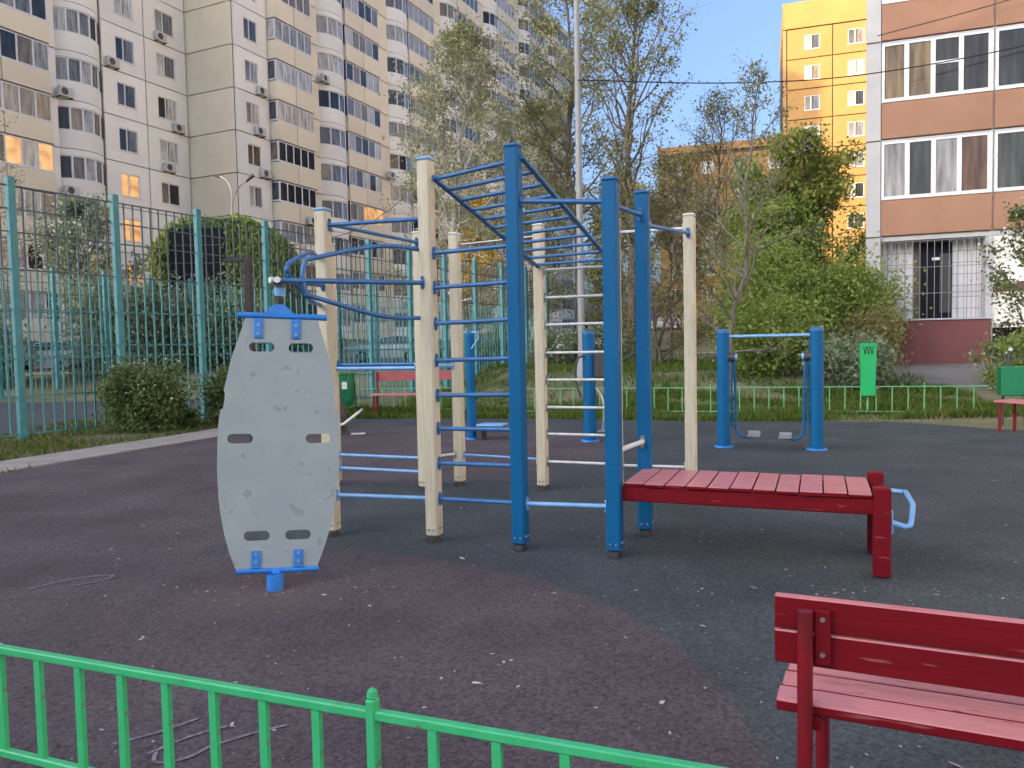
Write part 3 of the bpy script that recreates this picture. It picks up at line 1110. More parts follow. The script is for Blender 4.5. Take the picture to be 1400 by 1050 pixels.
# top and bottom holders
MB().tube([bp_(-.275, LEN + .02, .01), bp_(.285, LEN + .02, .01)], .021, 10).build('top_bar', 'bright_blue', G, True)
MB().tube([bp_(-.24, -.015, .01), bp_(.255, -.015, .01)], .019, 10).build('bottom_bar', 'bright_blue', G, True)
mx_ = Matrix((xax, yax, zax)).transposed().to_4x4()
for (u, v, h) in ((-.145, LEN, -.13), (.09, LEN, -.13), (-.125, 0, .11), (.13, 0, .11)):
    m4 = Matrix.Translation(bp_(u, v, 0)) @ mx_
    z0, z1 = min(h, .0), max(h, .0)
    cl = MB().box(-.028, .028, -.012, -.002, z0, z1, m4, bev=.004).box(-.028, .028, .02, .030, z0, z1, m4, bev=.004)
    c_ = cl.build('clamp', 'bright_blue', G)
    bo = MB()
    for q in (.35, .8):
        bo.tube([m4 @ Vector((0, -.02, h * q)), m4 @ Vector((0, -.01, h * q))], .010, 8)
    bo.build('bolt', 'steel', c_)
m4 = Matrix.Translation(bp_(-.02, LEN + .03, .01)) @ mx_
hump = MB()
vs, fs = [], []
for y_ in (-.02, .02):
    vs += [m4 @ Vector((x, y_, z)) for x, z in ((-.10, 0), (.10, 0), (.055, .045), (.03, .065), (-.03, .065), (-.055, .045))]
fs = [(0, 1, 2, 3, 4, 5), (11, 10, 9, 8, 7, 6)] + [(k, 6 + k, 6 + (k + 1) % 6, (k + 1) % 6) for k in range(6)]
hump.add(vs, fs).build('gusset', 'bright_blue', G)
tl = TOP - Vector((-1.505, 4.73, 0))
hp = bp_(-.02, LEN + .09, .01)
MB().tube([hp, hp.lerp(tl, .45)], .018, 10).build('spindle', 'dark_metal', G, True)
MB().tube([hp.lerp(tl, .4), hp.lerp(tl, .85)], [.035, .042], 14).build('bearing', 'light_blue', G, True)
MB().tube([tl + Vector((0, 0, -.045)), tl + Vector((0, 0, -.018))], .045, 14).build('bearing_cap', 'dark_metal', G, True)
MB().tube([(0, 0, -.05), (0.0, .004, .10)], [.055, .05], 16).build('pivot_stub', 'bright_blue', G, True)
MB().tube([(0, .004, .09), bp_(0, -.02, .01)], .028, 12).build('pivot_pin', 'bright_blue', G, True)
MB().tube(bez([tl + Vector((.02, .02, -.04)), tl + Vector((.09, .04, -.10)), bp_(.12, LEN + .02, .03)], 6), .009, 8).build('hose', 'dark_metal', G, True)

# ---------------------------------------------------------------- red sit-up bench bolted to the frame
H = thing('exercise_bench', 'red slatted exercise bench with a blue foot bar, bolted between two blue posts', 'exercise bench', (.70, 5.32, 0), AX)
Lb, Wb = 1.64, .66
nb = 11
for k in range(nb):
    w = (Lb - .06) / nb
    x = .06 + k * w
    rr = random.Random(k)
    s = MB().box(x + .004, x + w - .005, .0 + rr.uniform(-.008, .008), Wb + rr.uniform(-.008, .008), .505 + rr.uniform(-.003, .003), .530 + rr.uniform(-.002, .003), bev=.004)
    paint_sky_sheen(s.build('slat', 'red_baked_sheen', H))
MB().box(.03, Lb + .02, .012, .052, .40, .503, bev=.006).build('side_beam', 'red_wood', H)
MB().box(.03, Lb + .02, Wb - .052, Wb - .012, .40, .503, bev=.006).build('side_beam', 'red_wood', H)
for y in (-.02, Wb - .08):
    l_ = MB().box(Lb, Lb + .10, y, y + .10, .02, .575, bev=.008).build('leg', 'red_wood', H)
    MB().box(Lb + .02, Lb + .08, y + .02, y + .08, -.04, .03).build('foot', 'dark_metal', l_)
MB().box(Lb + .012, Lb + .088, .08, Wb - .08, .42, .50, bev=.006).build('cross_beam', 'red_wood', H)
fbx = Lb + .21
MB().tube([(Lb + .1, .03, .36), (fbx - .03, .03, .335), (fbx, .05, .34), (fbx + .01, .08, .37), (fbx + .02, .12, .46), (fbx + .02, Wb - .12, .46),
           (fbx + .01, Wb - .08, .45), (fbx - .05, Wb - .05, .45), (Lb + .1, Wb - .05, .45)], .017, 10).build('foot_bar', 'light_blue', H, True)
MB().box(Lb + .1, Lb + .112, .0, .06, .29, .43, bev=.004).build('bracket', 'light_blue', H)

# ---------------------------------------------------------------- red park bench in the foreground
K = thing('park_bench', 'dark red wooden park bench seen from behind by the low green fence', 'bench', (0.76, 2.13, 0), AX - R(3))
BL = 1.7
for i in range(3):
    y = 0.02 + i * .115
    paint_sky_sheen(MB().box(-.03 + i * .006, BL, y + .003, y + .105, .435, .468, bev=.004).build('seat_slat', 'red_baked_sheen', K))
rrz = [(.572, .668), (.673, .768)]
for i, (z0, z1) in enumerate(rrz):
    m4 = Matrix.Translation((0, -.005, 0)) @ Matrix.Rotation(R(6), 4, 'X')
    paint_sky_sheen(MB().box(-.035 + i * .0, BL, .035, .066, z0, z1, bev=.004).build('back_slat', 'red_wood', K))
for x in (.05, BL - .18):
    MB().tube([(x, -.002, -.05), (x, -.002, .745)], .0215, 14).build('leg', 'red_pipe', K, True)
    MB().tube([(x + .03, .32, -.05), (x + .03, .32, .43)], .0215, 14).build('leg', 'red_pipe', K, True)
    MB().box(x + .0, x + .04, .012, .34, .40, .433).build('seat_bearer', 'red_wood', K)
    MB().box(x + .024, x + .066, .012, .034, .59, .745, bev=.003).build('back_plate', 'red_wood', K)
    bo = MB()
    for z in (.62, .72):
        bo.tube([(x + .045, .006, z), (x + .045, .014, z)], .007, 8)
    bo.build('bolt', 'steel', K)


# ---------------------------------------------------------------- low green fences
def low_fence(name, label, a, b_, step, H_, zl, m, posts, base=-.05, rail=.020, knob=True, sag=0.0):
    a, b_ = Vector((*a, 0)), Vector((*b_, 0))
    d = (b_ - a)
    ln = d.length
    root = thing(name, label, 'fence', a, math.atan2(d.y, d.x))
    MB().box(0, ln, -rail * .8, rail * .8, H_ - rail * 1.6, H_, bev=.004).build('rail', m, root)
    MB().box(0, ln, -rail * .8, rail * .8, zl - rail * .8, zl + rail * .8, bev=.004).build('rail', m, root)
    bm_ = MB().box(-rail * .75, rail * .75, -rail * .5, rail * .5, zl + rail * .8, H_ - rail * 1.6).mesh('baluster', m)
    n = int(ln / step)
    for k in range(n + 1):
        u = k * step
        if k % posts == 0:
            mb = MB().box(-rail * .85, rail * .85, -rail * .85 - .003, rail * .85 + .003, base, H_ + .03, bev=.004)
            if knob:
                mb.lathe([(rail * .3, H_ + .028), (rail * .95, H_ + .034), (rail * .8, H_ + .05), (rail * .2, H_ + .058)], 10)
            mb.build('post', m, root, loc=(u, 0, 0))
        else:
            obj('baluster', bm_, root, (u, 0, 0))
    return root


u0 = Vector((.935, -.355))
pp = Vector((-.388, 2.0))                                    # knobbed post
st = .178
a0 = pp - u0 * st * 12
b0 = pp + u0 * st * 8
low_fence('low_fence', 'bright green low metal fence running past the red park bench', a0, b0, st, .54, .175, 'fence_green', 12, rail=.0165)
low_fence('low_fence', 'pale green low fence along the lawn behind the exercise machines', (0.2, 16.7), (9.0, 14.5), .285, .56, .06,
          'fence_green_pale', 7, rail=.014)
low_fence('low_fence', 'short pale green low fence between the green bin and the far red bench', (-3.6, 18.0), (-1.0, 17.5), .285, .56, .06,
          'fence_green_pale', 7, rail=.014)


# ---------------------------------------------------------------- teal court fences
def court_fence(label, a, d, n, sp, Hf, step, pick=True):
    a = Vector((*a, 0))
    d = Vector((*d, 0)).normalized()
    root = thing('court_fence', label, 'fence', a, math.atan2(d.y, d.x))
    pm = MB().box(-.06, .06, -.06, .06, -.05, Hf + .15, bev=.008).mesh('post', 'teal')
    zu = 3.0
    bm_ = MB().box(-.014, .014, -.012, .012, .1, zu - .02).mesh('bar', 'teal')
    um_ = MB().box(-.012, .012, -.010, .010, zu + .02, Hf).mesh('upper_bar', 'fence_upper')
    for k in range(n + 1):
        obj('post', pm, root, (k * sp, 0, 0))
    zs = [.10, .76, 1.44, 1.66, 2.30, 3.0, 3.65, 4.05, Hf]
    for k in range(n):
        for z in zs:
            MB().box(k * sp + .055, (k + 1) * sp - .055, .011, .025, z - .013, z + .013).build('rail', 'teal' if z < zu else 'fence_upper', root)
        m_ = int(sp / step)
        if pick:
            for i in range(1, m_):
                obj('bar', bm_, root, (k * sp + i * sp / m_, 0, 0))
                obj('upper_bar', um_, root, (k * sp + i * sp / m_, 0, 0))
        else:
            mb, mu = MB(), MB()
            for i in range(1, m_):
                x = k * sp + i * sp / m_
                mb.box(x - .010, x + .010, -.010, .010, .1, zu - .02)
                mu.box(x - .012, x + .012, -.010, .010, zu + .02, Hf)
            stuff(mb.build('bars', 'teal', root))
            stuff(mu.build('upper_bars', 'fence_upper', root))
    return root


fd_ = Vector((.475, .88))
fa0 = Vector((-8.65, 13.5)) - fd_ * 1.95 * 2
court_fence('tall teal barred court fence behind the flowering hedge', fa0, fd_, 13, 1.95, 4.45, .18)
court_fence('far teal court fence in front of the shrubs and shed', fa0 + Vector((-.88, .475)) * 13.5 + fd_ * 1.0, fd_, 12, 1.95, 4.45, .18, pick=False)
court_fence('teal fence closing the far end of the court', fa0 + fd_ * 1.95 * 13, (-.88, .475), 6, 2.25, 4.45, .36, pick=False)


# ---------------------------------------------------------------- exercise machines
def round_post(root, x, y, r, h, m='post_blue'):
    p = MB().lathe([(r, 0.0), (r, h)], 24).build('post', m, root, True, (x, y, 0))
    MB().lathe([(r + .05, 0.008), (r + .05, .022), (r + .045, .03)], 24).build('base_flange', 'bright_blue', p, True)
    MB().lathe([(r + .004, h - .02), (r + .004, h + .012), (r * .8, h + .03), (r * .2, h + .036)], 24).build('cap', 'rail_blue', p, True)
    return p


W = thing('air_walker', 'blue two-post leg swing machine with steel footplates', 'exercise machine', (2.97, 10.78, 0), math.atan2(-.46, 1.13))
WL = 1.22
round_post(W, 0, 0, .088, 1.63)
round_post(W, WL, 0, .088, 1.63)
MB().tube([(.08, 0, 1.56), (WL - .08, 0, 1.56)], .022, 10).build('hand_bar', 'light_blue', W, True)
for s, x0 in ((1, .09), (-1, WL - .09)):
    b1 = MB().tube([(x0 - s * .03, 0, 1.27), (x0 + s * .07, 0, 1.27)], .062, 14).build('bearing', 'dark_metal', W, True)
    MB().tube([(x0 + s * .06, 0, 1.27), (x0 + s * .10, 0, 1.27)], .048, 14).build('bearing_cap', 'light_blue', b1, True)
    sw = .06 * s
    ar = MB().tube(bez([(x0 + s * .05, 0, 1.25), (x0 + s * .065, sw, .9), (x0 + s * .07, sw, .5), (x0 + s * .08, sw, .24), (x0 + s * .15, sw, .155),
                        (x0 + s * .24, sw, .15), (x0 + s * .32, sw, .16)], 6), .017, 10).build('swing_arm', 'post_blue', W, True)
    MB().tube([(x0 + s * .02, 0, 1.25), (x0 + s * .02, sw, .3)], .011, 8).build('arm_brace', 'post_blue', W, True)
    pl = MB().box(x0 + s * .31 - .085, x0 + s * .31 + .085, sw - .16, sw + .16, .165, .182, bev=.006)
    pl.box(x0 + s * .31 - .085, x0 + s * .31 + .085, sw + .13, sw + .16, .182, .225, bev=.005)
    pl.build('footplate', 'steel', ar)

W2 = thing('stretch_machine', 'single blue post machine with black curved handles by the lawn fence', 'exercise machine', (1.18, 11.7, 0), AX)
round_post(W2, 0, 0, .098, 1.66)
MB().tube(bez([(-.05, -.10, 1.32), (-.13, -.14, 1.28), (-.17, -.15, 1.1), (-.15, -.15, .88), (-.10, -.13, .7)], 6), .017, 8).build('handle', 'dark_metal', W2, True)
MB().tube(bez([(.08, 0, 1.32), (.2, -.05, 1.36), (.24, -.05, 1.2), (.25, -.06, .9), (.3, -.08, .72)], 6), .02, 8).build('handle', 'dark_metal', W2, True)
MB().box(.10, .34, -.09, -.04, .98, 1.36, bev=.02).build('back_pad', 'dark_metal', W2, True)
lv = MB().tube(bez([(.1, 0, .82), (.2, -.05, .7), (.24, -.06, .45), (.22, -.06, .2)], 6), .02, 8).build('lever', 'steel', W2, True)
MB().box(.15, .33, -.16, .04, .17, .19, bev=.006).build('footplate', 'steel', lv)

W3 = thing('rowing_machine', 'blue post machine with a pale blue seat plate behind the climbing frame', 'exercise machine', (-.66, 12.3, 0), AX)
round_post(W3, 0, 0, .075, 1.70)
MB().tube([(-.1, 0, 1.72), (.16, -.05, 1.72), (.18, -.06, 1.62), (.06, -.08, 1.46)], .014, 8).build('handle', 'light_blue', W3, True)
MB().tube([(.05, 0, .2), (.5, .02, .2)], .03, 10).build('beam', 'dark_metal', W3, True)
MB().box(.14, .22, -.1, .1, 0.008, .2, bev=.01).build('stand', 'dark_metal', W3)
MB().box(.14, .58, -.17, .17, .225, .262, bev=.015).build('seat', 'light_blue', W3, True)

W4 = thing('step_machine', 'black column step machine with a white lever beside the far red bench', 'exercise machine', (-2.93, 13.3, 0), 0.1)
MB().tube([(-.2, 0, .95), (-.12, 0, .6), (-.02, 0, .3), (.03, 0, 0)], [.10, .11, .07, .06], 12).build('column', 'dark_metal', W4, True)
MB().lathe([(.13, 0.008), (.13, .025), (.1, .03)], 16).build('base_flange', 'dark_metal', W4, True)
MB().tube([(-.2, -.05, .14), (0, -.1, .2), (.30, -.14, .42)], .024, 8).build('lever', 'white_rail', W4, True)
MB().tube([(.29, -.14, .41), (.34, -.145, .445)], .032, 8).build('grip', 'steel', W4, True)
MB().box(.12, .36, -.12, .02, .012, .03, bev=.005).build('footplate', 'white_rail', W4)


# ---------------------------------------------------------------- far red benches, bins
def far_bench(label, loc, rz, ln=1.7, back=True):
    t = thing('park_bench', label, 'bench', loc, rz)
    for i in range(3):
        MB().box(0, ln, -.2 + i * .135, -.2 + i * .135 + .125, .47, .505, bev=.005).build('seat_slat', 'red_baked_sheen', t)
    if back:
        MB().box(0.02, ln - .02, .225, .255, .78, .98, bev=.005).build('back_slat', 'red_paint', t)
    for x in (.08, ln - .08):
        for y in (-.16, .16):
            MB().tube([(x, y, -.05), (x, y, .47)], .025, 10).build('leg', 'red_pipe', t, True)
        if back:
            MB().box(x - .02, x + .02, .20, .224, .45, .97).build('back_post', 'red_pipe', t)
    return t


far_bench('pinkish red slatted bench with a backrest beside the round green bin', (-3.05, 16.65, 0), R(-4), 1.95)
far_bench('red backless bench beside the dark green box bin', (7.62, 11.9, 0), R(-70), 1.6, False)

bn = thing('litter_bin', 'round green litter bin with a white sticker beside the pinkish red bench', 'bin', (-3.72, 16.9, 0))
MB().lathe([(.20, .25), (.235, .35), (.25, .92), (.265, .93), (.265, .96), (.24, .965), (.235, .6)], 24).build('drum', 'bin_dark_green', bn, True)
MB().box(.03, .14, -.262, -.25, .62, .78).build('sticker', 'white_sticker', bn)
for s in (-1, 1):
    MB().tube([(s * .26, 0, -.05), (s * .26, 0, .75)], .016, 8).build('leg', 'dark_metal', bn, True)

bn2 = thing('litter_bin', 'bright green tapered post bin with a black zigzag mark on the lawn', 'bin', (6.98, 15.05, 0), R(-20))
# tapered open box
mb = MB()
z0, z1 = .38, 1.38
for (za, zc, wa, wc) in ((z0, z1, .125, .145),):
    vs = [(-wa, -wa * .9, za), (wa, -wa * .9, za), (wa, wa * .9, za), (-wa, wa * .9, za), (-wc, -wc * .9, zc), (wc, -wc * .9, zc), (wc, wc * .9, zc), (-wc, wc * .9, zc)]
    mb.add(vs, [(3, 2, 1, 0), (4, 5, 6, 7), (0, 1, 5, 4), (1, 2, 6, 5), (2, 3, 7, 6), (3, 0, 4, 7)])
mb.build('box', 'bin_green', bn2)
MB().box(-.148, .148, -.135, .135, 1.375, 1.40, bev=.005).build('lid', 'bin_green', bn2)
MB().tube([(0, 0, -.05), (0, 0, .47)], .022, 8).build('stand', 'fence_green_pale', bn2, True)
zz = MB()
for k in range(3):
    x0 = -.085 + k * .062
    for (xa, za, xb, zb_) in ((x0, 1.34, x0 + .026, 1.18), (x0 + .026, 1.18, x0 + .052, 1.34)):
        ya = -(.125 + (.020) * ((za - z0) / (z1 - z0))) * .9 - .004
        yb = -(.125 + (.020) * ((zb_ - z0) / (z1 - z0))) * .9 - .004
        zz.add([(xa - .008, ya, za), (xa + .008, ya, za), (xb + .008, yb, zb_), (xb - .008, yb, zb_)], [(0, 1, 2, 3)])
zz.build('zigzag_mark', 'black_print', bn2)

bn3 = thing('litter_bin', 'dark green box bin with a black upright handle behind the backless red bench', 'bin', (8.35, 12.75, 0), R(-20))
MB().box(-.22, .22, -.16, .16, .5, .98, bev=.015).build('box', 'bin_dark_green', bn3)
for s in (-1, 1):
    MB().tube([(s * .16, 0, -.05), (s * .16, 0, .52)], .02, 8).build('leg', 'dark_metal', bn3, True)
MB().tube([(-.1, 0, .98), (-.06, 0, 1.24)], .035, 8).build('handle', 'dark_metal', bn3, True)
MB().tube([(-.06, 0, 1.24), (-.055, 0, 1.29)], .03, 8).build('handle_tip', 'white_rail', bn3, True)

# ---------------------------------------------------------------- poles, lamps, wires
lp = thing('light_pole', 'tall pale grey light pole rising behind the monkey ladder', 'pole', (1.86, 20.3, gz(1.86, 20.3)))
MB().lathe([(.098, -.3), (.09, 3), (.075, 8), (.06, 13)], 16).build('shaft', 'lamp_grey', lp, True)
MB().lathe([(.15, -.1), (.15, .5), (.11, .55)], 16).build('sleeve', 'lamp_grey', lp, True)
MB().tube([(0, 0, 12.9), (.8, -.4, 13.3), (1.4, -.7, 13.35)], .04, 8).build('arm', 'lamp_grey', lp, True)
MB().box(1.3, 1.9, -1.0, -.7, 13.28, 13.4, bev=.03).build('lamp_head', 'steel', lp)
sl = thing('street_lamp', 'slender curved-arm street lamp in front of the cream end wall', 'street lamp', (-13.0, 36.5, gz(-13, 36.5)))
MB().tube([(0, 0, -.2), (0, 0, 3), (0, 0, 7.2)], [.09, .08, .055], 10).build('shaft', 'lamp_grey', sl, True)
MB().tube(bez([(0, 0, 7.1), (.04, 0, 7.8), (.35, -.05, 8.4), (.8, -.1, 8.75)], 6), .035, 8).build('arm', 'lamp_grey', sl, True)
MB().tube([(.75, -.1, 8.7), (1.1, -.12, 8.98)], [.07, .1], 8).build('lamp_head', 'dark_metal', sl, True)
MB().tube(bez([(0, 0, 7.3), (-.1, .3, 8.3), (-.5, .8, 8.95), (-1.0, 1.2, 9.25)], 6), .03, 8).build('arm', 'lamp_grey', sl, True)
MB().tube([(-.95, 1.15, 9.2), (-1.3, 1.5, 9.35)], .06, 8).build('lamp_head', 'dark_metal', sl, True)
dp = thing('utility_pole', 'thin dark pole beside the curved street lamp', 'pole', (-12.3, 37.0, gz(-12.3, 37)))
MB().tube([(0, 0, -.2), (0, 0, 7.0)], [.10, .07], 8).build('shaft', 'brown_pole', dp, True)
MB().tube([(-.35, 0, 4.6), (0, 0, 4.7)], .04, 8).build('bracket', 'brown_pole', dp, True)
bp2 = thing('steel_post', 'dark brown hooked steel post standing behind the spinner board', 'post', (-2.71, 8.0, 0))
MB().box(-.034, .034, -.034, .034, -.05, 2.46, bev=.006).build('upright', 'brown_pole', bp2)
MB().box(-.25, -.036, -.018, .018, 2.415, 2.45, bev=.004).build('arm', 'brown_pole', bp2)


def wire(label, pts, r=.016):
    a = [Vector(p) for p in pts]
    o = MB().tube(bez(a, 10), r, 5).build('overhead_wire', 'cable', None, True)
    return tag(o, label, 'wire')


zt = gz(1.86, 20.3)
wire('black overhead wire strung from the light pole across to the brown banded house',
     [(1.86, 20.2, 8.3), (6.0, 20.8, 8.35), (10.0, 21.6, 8.78), (14.5, 20.9, 9.35), (19, 19, 10.2)])
wire('second black wire crossing in front of the brown loggias', [(10.4, 21.9, 9.92), (13.5, 21.2, 10.5), (19, 19.4, 11.6)], .013)
wire('thin dark wire sagging past the cream end wall to the utility pole', [(-12.3, 37, 6.2), (-7, 35, 6.8), (-2.5, 31, 8.4), (1.86, 20.4, 6.0)], .014)


# ---------------------------------------------------------------- shed behind the court
S = thing('arched_shed', 'ivy-green round-topped shed with dark hatches behind the far court fence', 'shed', (-16.3, 35.0, .3), R(2))
P_ = []
ww, hh, rr = 5.9, 7.2, 2.2
rr_ = rr
for k in range(9):
    a = math.pi - math.pi / 2 * k / 8
    P_.append((rr + rr * math.cos(a), hh - rr + rr * math.sin(a)))
for k in range(9):
    a = math.pi / 2 - math.pi / 2 * k / 8
    P_.append((ww - rr + rr * math.cos(a), hh - rr + rr * math.sin(a)))
P_ = [(0, 0)] + P_ + [(ww, 0)]
n = len(P_)
MB().add([(x, 0, z) for x, z in P_] + [(x, 4.5, z) for x, z in P_],
         [tuple(range(n)), tuple(range(2 * n - 1, n - 1, -1))] + [(k, n + k, n + (k + 1) % n, (k + 1) % n) for k in range(n)]).build('shell', 'hangar_green', S)
for k in range(27):
    x = .25 + k * .2
    top = hh - (rr - math.sqrt(max(rr * rr - max(rr - x, x - (ww - rr), 0) ** 2, 0))) - .05
    MB().box(x - .03, x + .03, -.05, -.004, 0, top).build('rib', 'hangar_green', S)
for (x0, x1) in ((1.0, 2.15), (2.35, 3.4)):
    dd = MB().box(x0, x1, -.12, -.055, 3.6, 6.75).build('door', 'shed_dark', S)
    for k in range(1, 4):
        MB().box(x0 + .05, x1 - .05, -.135, -.121, 3.6 + k * .8 - .02, 3.6 + k * .8 + .02).build('door_batten', 'dark_metal', dd)


# ---------------------------------------------------------------- cars
def car(label, loc, rz, paint, s=1.0):
    t = thing('parked_car', label, 'car', loc, rz, )
    # body: stations along length x, half width, bottom, top
    st = [(-2.05, .62, .45, .62), (-2.0, .76, .32, .78), (-1.7, .84, .26, .88), (-1.2, .86, .24, .92), (-.4, .87, .24, .95), (.6, .87, .24, .97),
          (1.5, .86, .24, .99), (1.95, .80, .3, .97), (2.05, .70, .42, .85)]
    vs, fs = [], []
    for x, w, z0, z1 in st:
        vs += [(x, -w * .93, z0), (x, -w, (z0 + z1) * .5), (x, -w * .95, z1 - .04), (x, -w * .85, z1), (x, w * .85, z1), (x, w * .95, z1 - .04), (x, w, (z0 + z1) * .5), (x, w * .93, z0)]
    for i in range(len(st) - 1):
        for k in range(8):
            a, c = i * 8 + k, i * 8 + (k + 1) % 8
            fs.append((a, c, c + 8, a + 8))
    fs += [tuple(range(7, -1, -1)), tuple(range((len(st) - 1) * 8, len(st) * 8))]
    body = MB().add(vs, fs).build('body', paint, t, True)
    cab = [(-.95, .74, .93), (-.25, .66, 1.38), (.3, .65, 1.45), (1.2, .64, 1.43), (1.75, .60, 1.25), (1.98, .70, .98)]
    vs, fs = [], []
    for x, w, z in cab:
        vs += [(x, -w - (.1 if z < 1 else .0), min(.9, z)), (x, -w, z - .03), (x, -w * .9, z), (x, w * .9, z), (x, w, z - .03), (x, w + (.1 if z < 1 else .0), min(.9, z))]
    for i in range(len(cab) - 1):
        for k in range(5):
            a = i * 6 + k
            fs.append((a, a + 1, a + 7, a + 6))
    MB().add(vs, fs).build('roof', paint, t, True)
    for sgn in (-1, 1):
        for (pts) in ([(-.62, 1.0), (-.2, 1.32), (.28, 1.38), (.28, 1.0)], [(.36, 1.0), (.36, 1.385), (1.1, 1.37), (1.55, 1.22), (1.7, 1.02)]):
            vs = []
            for o_ in (.0, .012):
                for x, z in pts:
                    w = .735 - (z - .95) * .16
                    vs.append((x, sgn * (w + o_ + .02), z))
            n_ = len(pts)
            fs = [tuple(range(n_)), tuple(range(2 * n_ - 1, n_ - 1, -1))] + [(k, n_ + k, n_ + (k + 1) % n_, (k + 1) % n_) for k in range(n_)]
            MB().add(vs, fs).build('side_window', 'car_glass', t)
    MB().add([(-.93, -.66, .955), (-.93, .66, .955), (-.28, .58, 1.385), (-.28, -.58, 1.385)], [(0, 1, 2, 3)]).build('windscreen', 'car_glass', t)
    MB().add([(2.0, -.6, 1.0), (2.0, .6, 1.0), (1.79, .52, 1.24), (1.79, -.52, 1.24)], [(0, 1, 2, 3)]).build('rear_window', 'car_glass', t)
    for x in (-1.28, 1.28):
        for sgn in (-1, 1):
            y0 = sgn * .80
            wh = MB().tube([(x, y0 - sgn * .12, .31), (x, y0 + sgn * .09, .31)], .31, 20).build('wheel', 'tyre', t, True)
            MB().tube([(x, y0 + sgn * .085, .31), (x, y0 + sgn * .098, .31)], .21, 16).build('rim', 'steel', wh, True)
    for sgn in (-1, 1):
        MB().box(-2.04, -1.86, sgn * .62 - .12, sgn * .62 + .12, .66, .78, bev=.03).build('headlight', 'lamp_clear', t)
        MB().box(1.92, 2.05, sgn * .62 - .1, sgn * .62 + .1, .78, .95, bev=.03).build('tail_light', 'lamp_red', t)
        MB().box(-.68, -.55, sgn * .93 - .08, sgn * .93 + .08, .98, 1.1, bev=.03).build('mirror', paint, t)
    MB().box(-2.07, -2.0, -.25, .25, .45, .55).build('number_plate', 'white_sticker', t)
    t.scale = (s, s, s)
    return t


car('white hatchback parked on the yard road beyond the court fence', (-6.75, 42.0, gz(-6.75, 42) + .012), R(3), 'car_white')
car('white car parked by the shrubs left of the light pole', (3.0, 43.5, gz(3, 43.5) + .012), R(5), 'car_white')
car('silver car up on the far bank below the trees', (16.4, 84.0, gz(16.4, 84) + .005), R(8), 'car_silver')
car('silver car parked by the yard road at the left edge of the court', (-24.5, 40.5, gz(-24.5, 40.5) + .012), R(10), 'car_silver')


# ---------------------------------------------------------------- air conditioners
def ac_mesh():
    return MB().box(-.42, .42, -.32, -.03, 0, .56, bev=.02)


acm = ac_mesh().mesh('body', 'ac_white')
fan = MB()
fan.tube([(-.12, -.325, .28), (-.12, -.34, .28)], .21, 14)
fanm = fan.mesh('fan_grille', 'dark_metal')
brk = MB().box(-.36, -.32, -.34, .12, -.06, -.005).box(.32, .36, -.34, .12, -.06, -.005).mesh('bracket', 'dark_metal')
placeA = [(LA - 1.0, 5, 0), (LA - 1.9, 4, 0), (LA - 5.4, 1, 0), (LA - 5.9, 6, 0), (LA - 9.3, 5, .25), (LA - 9.3, 1, .25), (LA - 9.2, 3, .25), (LA - 2.2, 7, 0)]
placeB = [(2.3, 6, 0), (2.0, 5, 0), (2.4, 4, 0), (7.0, 6, .2), (7.0, 4, .3), (8.9, 3, .2), (8.9, 7, .3), (17.8, 5, .3), (18.2, 2, .3), (19.0, 1, .6),
          (6.2, 3, .9), (27.5, 6, .3)]
ORD = ['lowest', 'second', 'third', 'fourth', 'fifth', 'sixth', 'seventh', 'eighth', 'ninth', 'tenth']


def where(base, u):
    if base is A:
        v = LA - u
        return 'beside the end windows of the white block' if v < 3.36 else 'beside the inner windows of the white block' if v < 6.4 else 'beside the curved bay of the white block'
    return ('under the end windows of the cream block' if u < 3.2 else 'on the first loggia stack of the cream block' if u < 7.2 else
            'beside the first curved bay of the cream block' if u < 16 else 'by the second curved bay of the cream block' if u < 26 else 'by the third curved bay of the cream block')


for (root, rot, base, pl) in ((ra, AB, A, placeA), (Vector((-18.08, 52.0, 0)), AB, B, placeB)):
    for (u, fl, out) in pl:
        p = Vector(root) + Vector((math.cos(rot), math.sin(rot), 0)) * u + Vector((math.sin(rot), -math.cos(rot), 0)) * (.13 + out)
        t = thing('air_conditioner', 'white air conditioner ' + where(base, u) + ', ' + ORD[fl] + ' storey', 'air conditioner',
                  (p.x, p.y, 2.2 + fl * FH + .05), rot, 'air conditioners on ' + ('the white block' if base is A else 'the cream block'))
        o = obj('body', acm, t)
        obj('fan_grille', fanm, o)
        obj('bracket', brk, t)


# ---------------------------------------------------------------- plants
def leaves_mesh(name, pts, size, m, rs, aspect=1.6, flat=0.0):
    n = len(pts)
    d = rs.normal(size=(n, 3))
    d[:, 2] -= 0.2
    d /= np.linalg.norm(d, axis=1, keepdims=True)
    e = rs.normal(size=(n, 3))
    e[:, 2] *= 1 - flat
    e -= d * (e * d).sum(1, keepdims=True)
    e /= np.linalg.norm(e, axis=1, keepdims=True) + 1e-9
    s = size * rs.uniform(.6, 1.35, size=(n, 1))
    a = pts - d * s * aspect * .5
    c = pts + d * s * aspect * .5
    nrm = np.cross(d, e)
    v = np.stack([a, pts + e * s * .5 + nrm * s * .1, c, pts - e * s * .5 + nrm * s * .1], 1).reshape(-1, 3)
    me = bpy.data.meshes.new(name)
    me.vertices.add(4 * n)
    me.vertices.foreach_set('co', v.astype(np.float32).ravel())
    me.loops.add(4 * n)
    me.loops.foreach_set('vertex_index', np.arange(4 * n, dtype=np.int32))
    me.polygons.add(n)
    me.polygons.foreach_set('loop_start', np.arange(0, 4 * n, 4, dtype=np.int32))
    me.materials.append(M[m])
    me.update()
    me.validate()
    return me


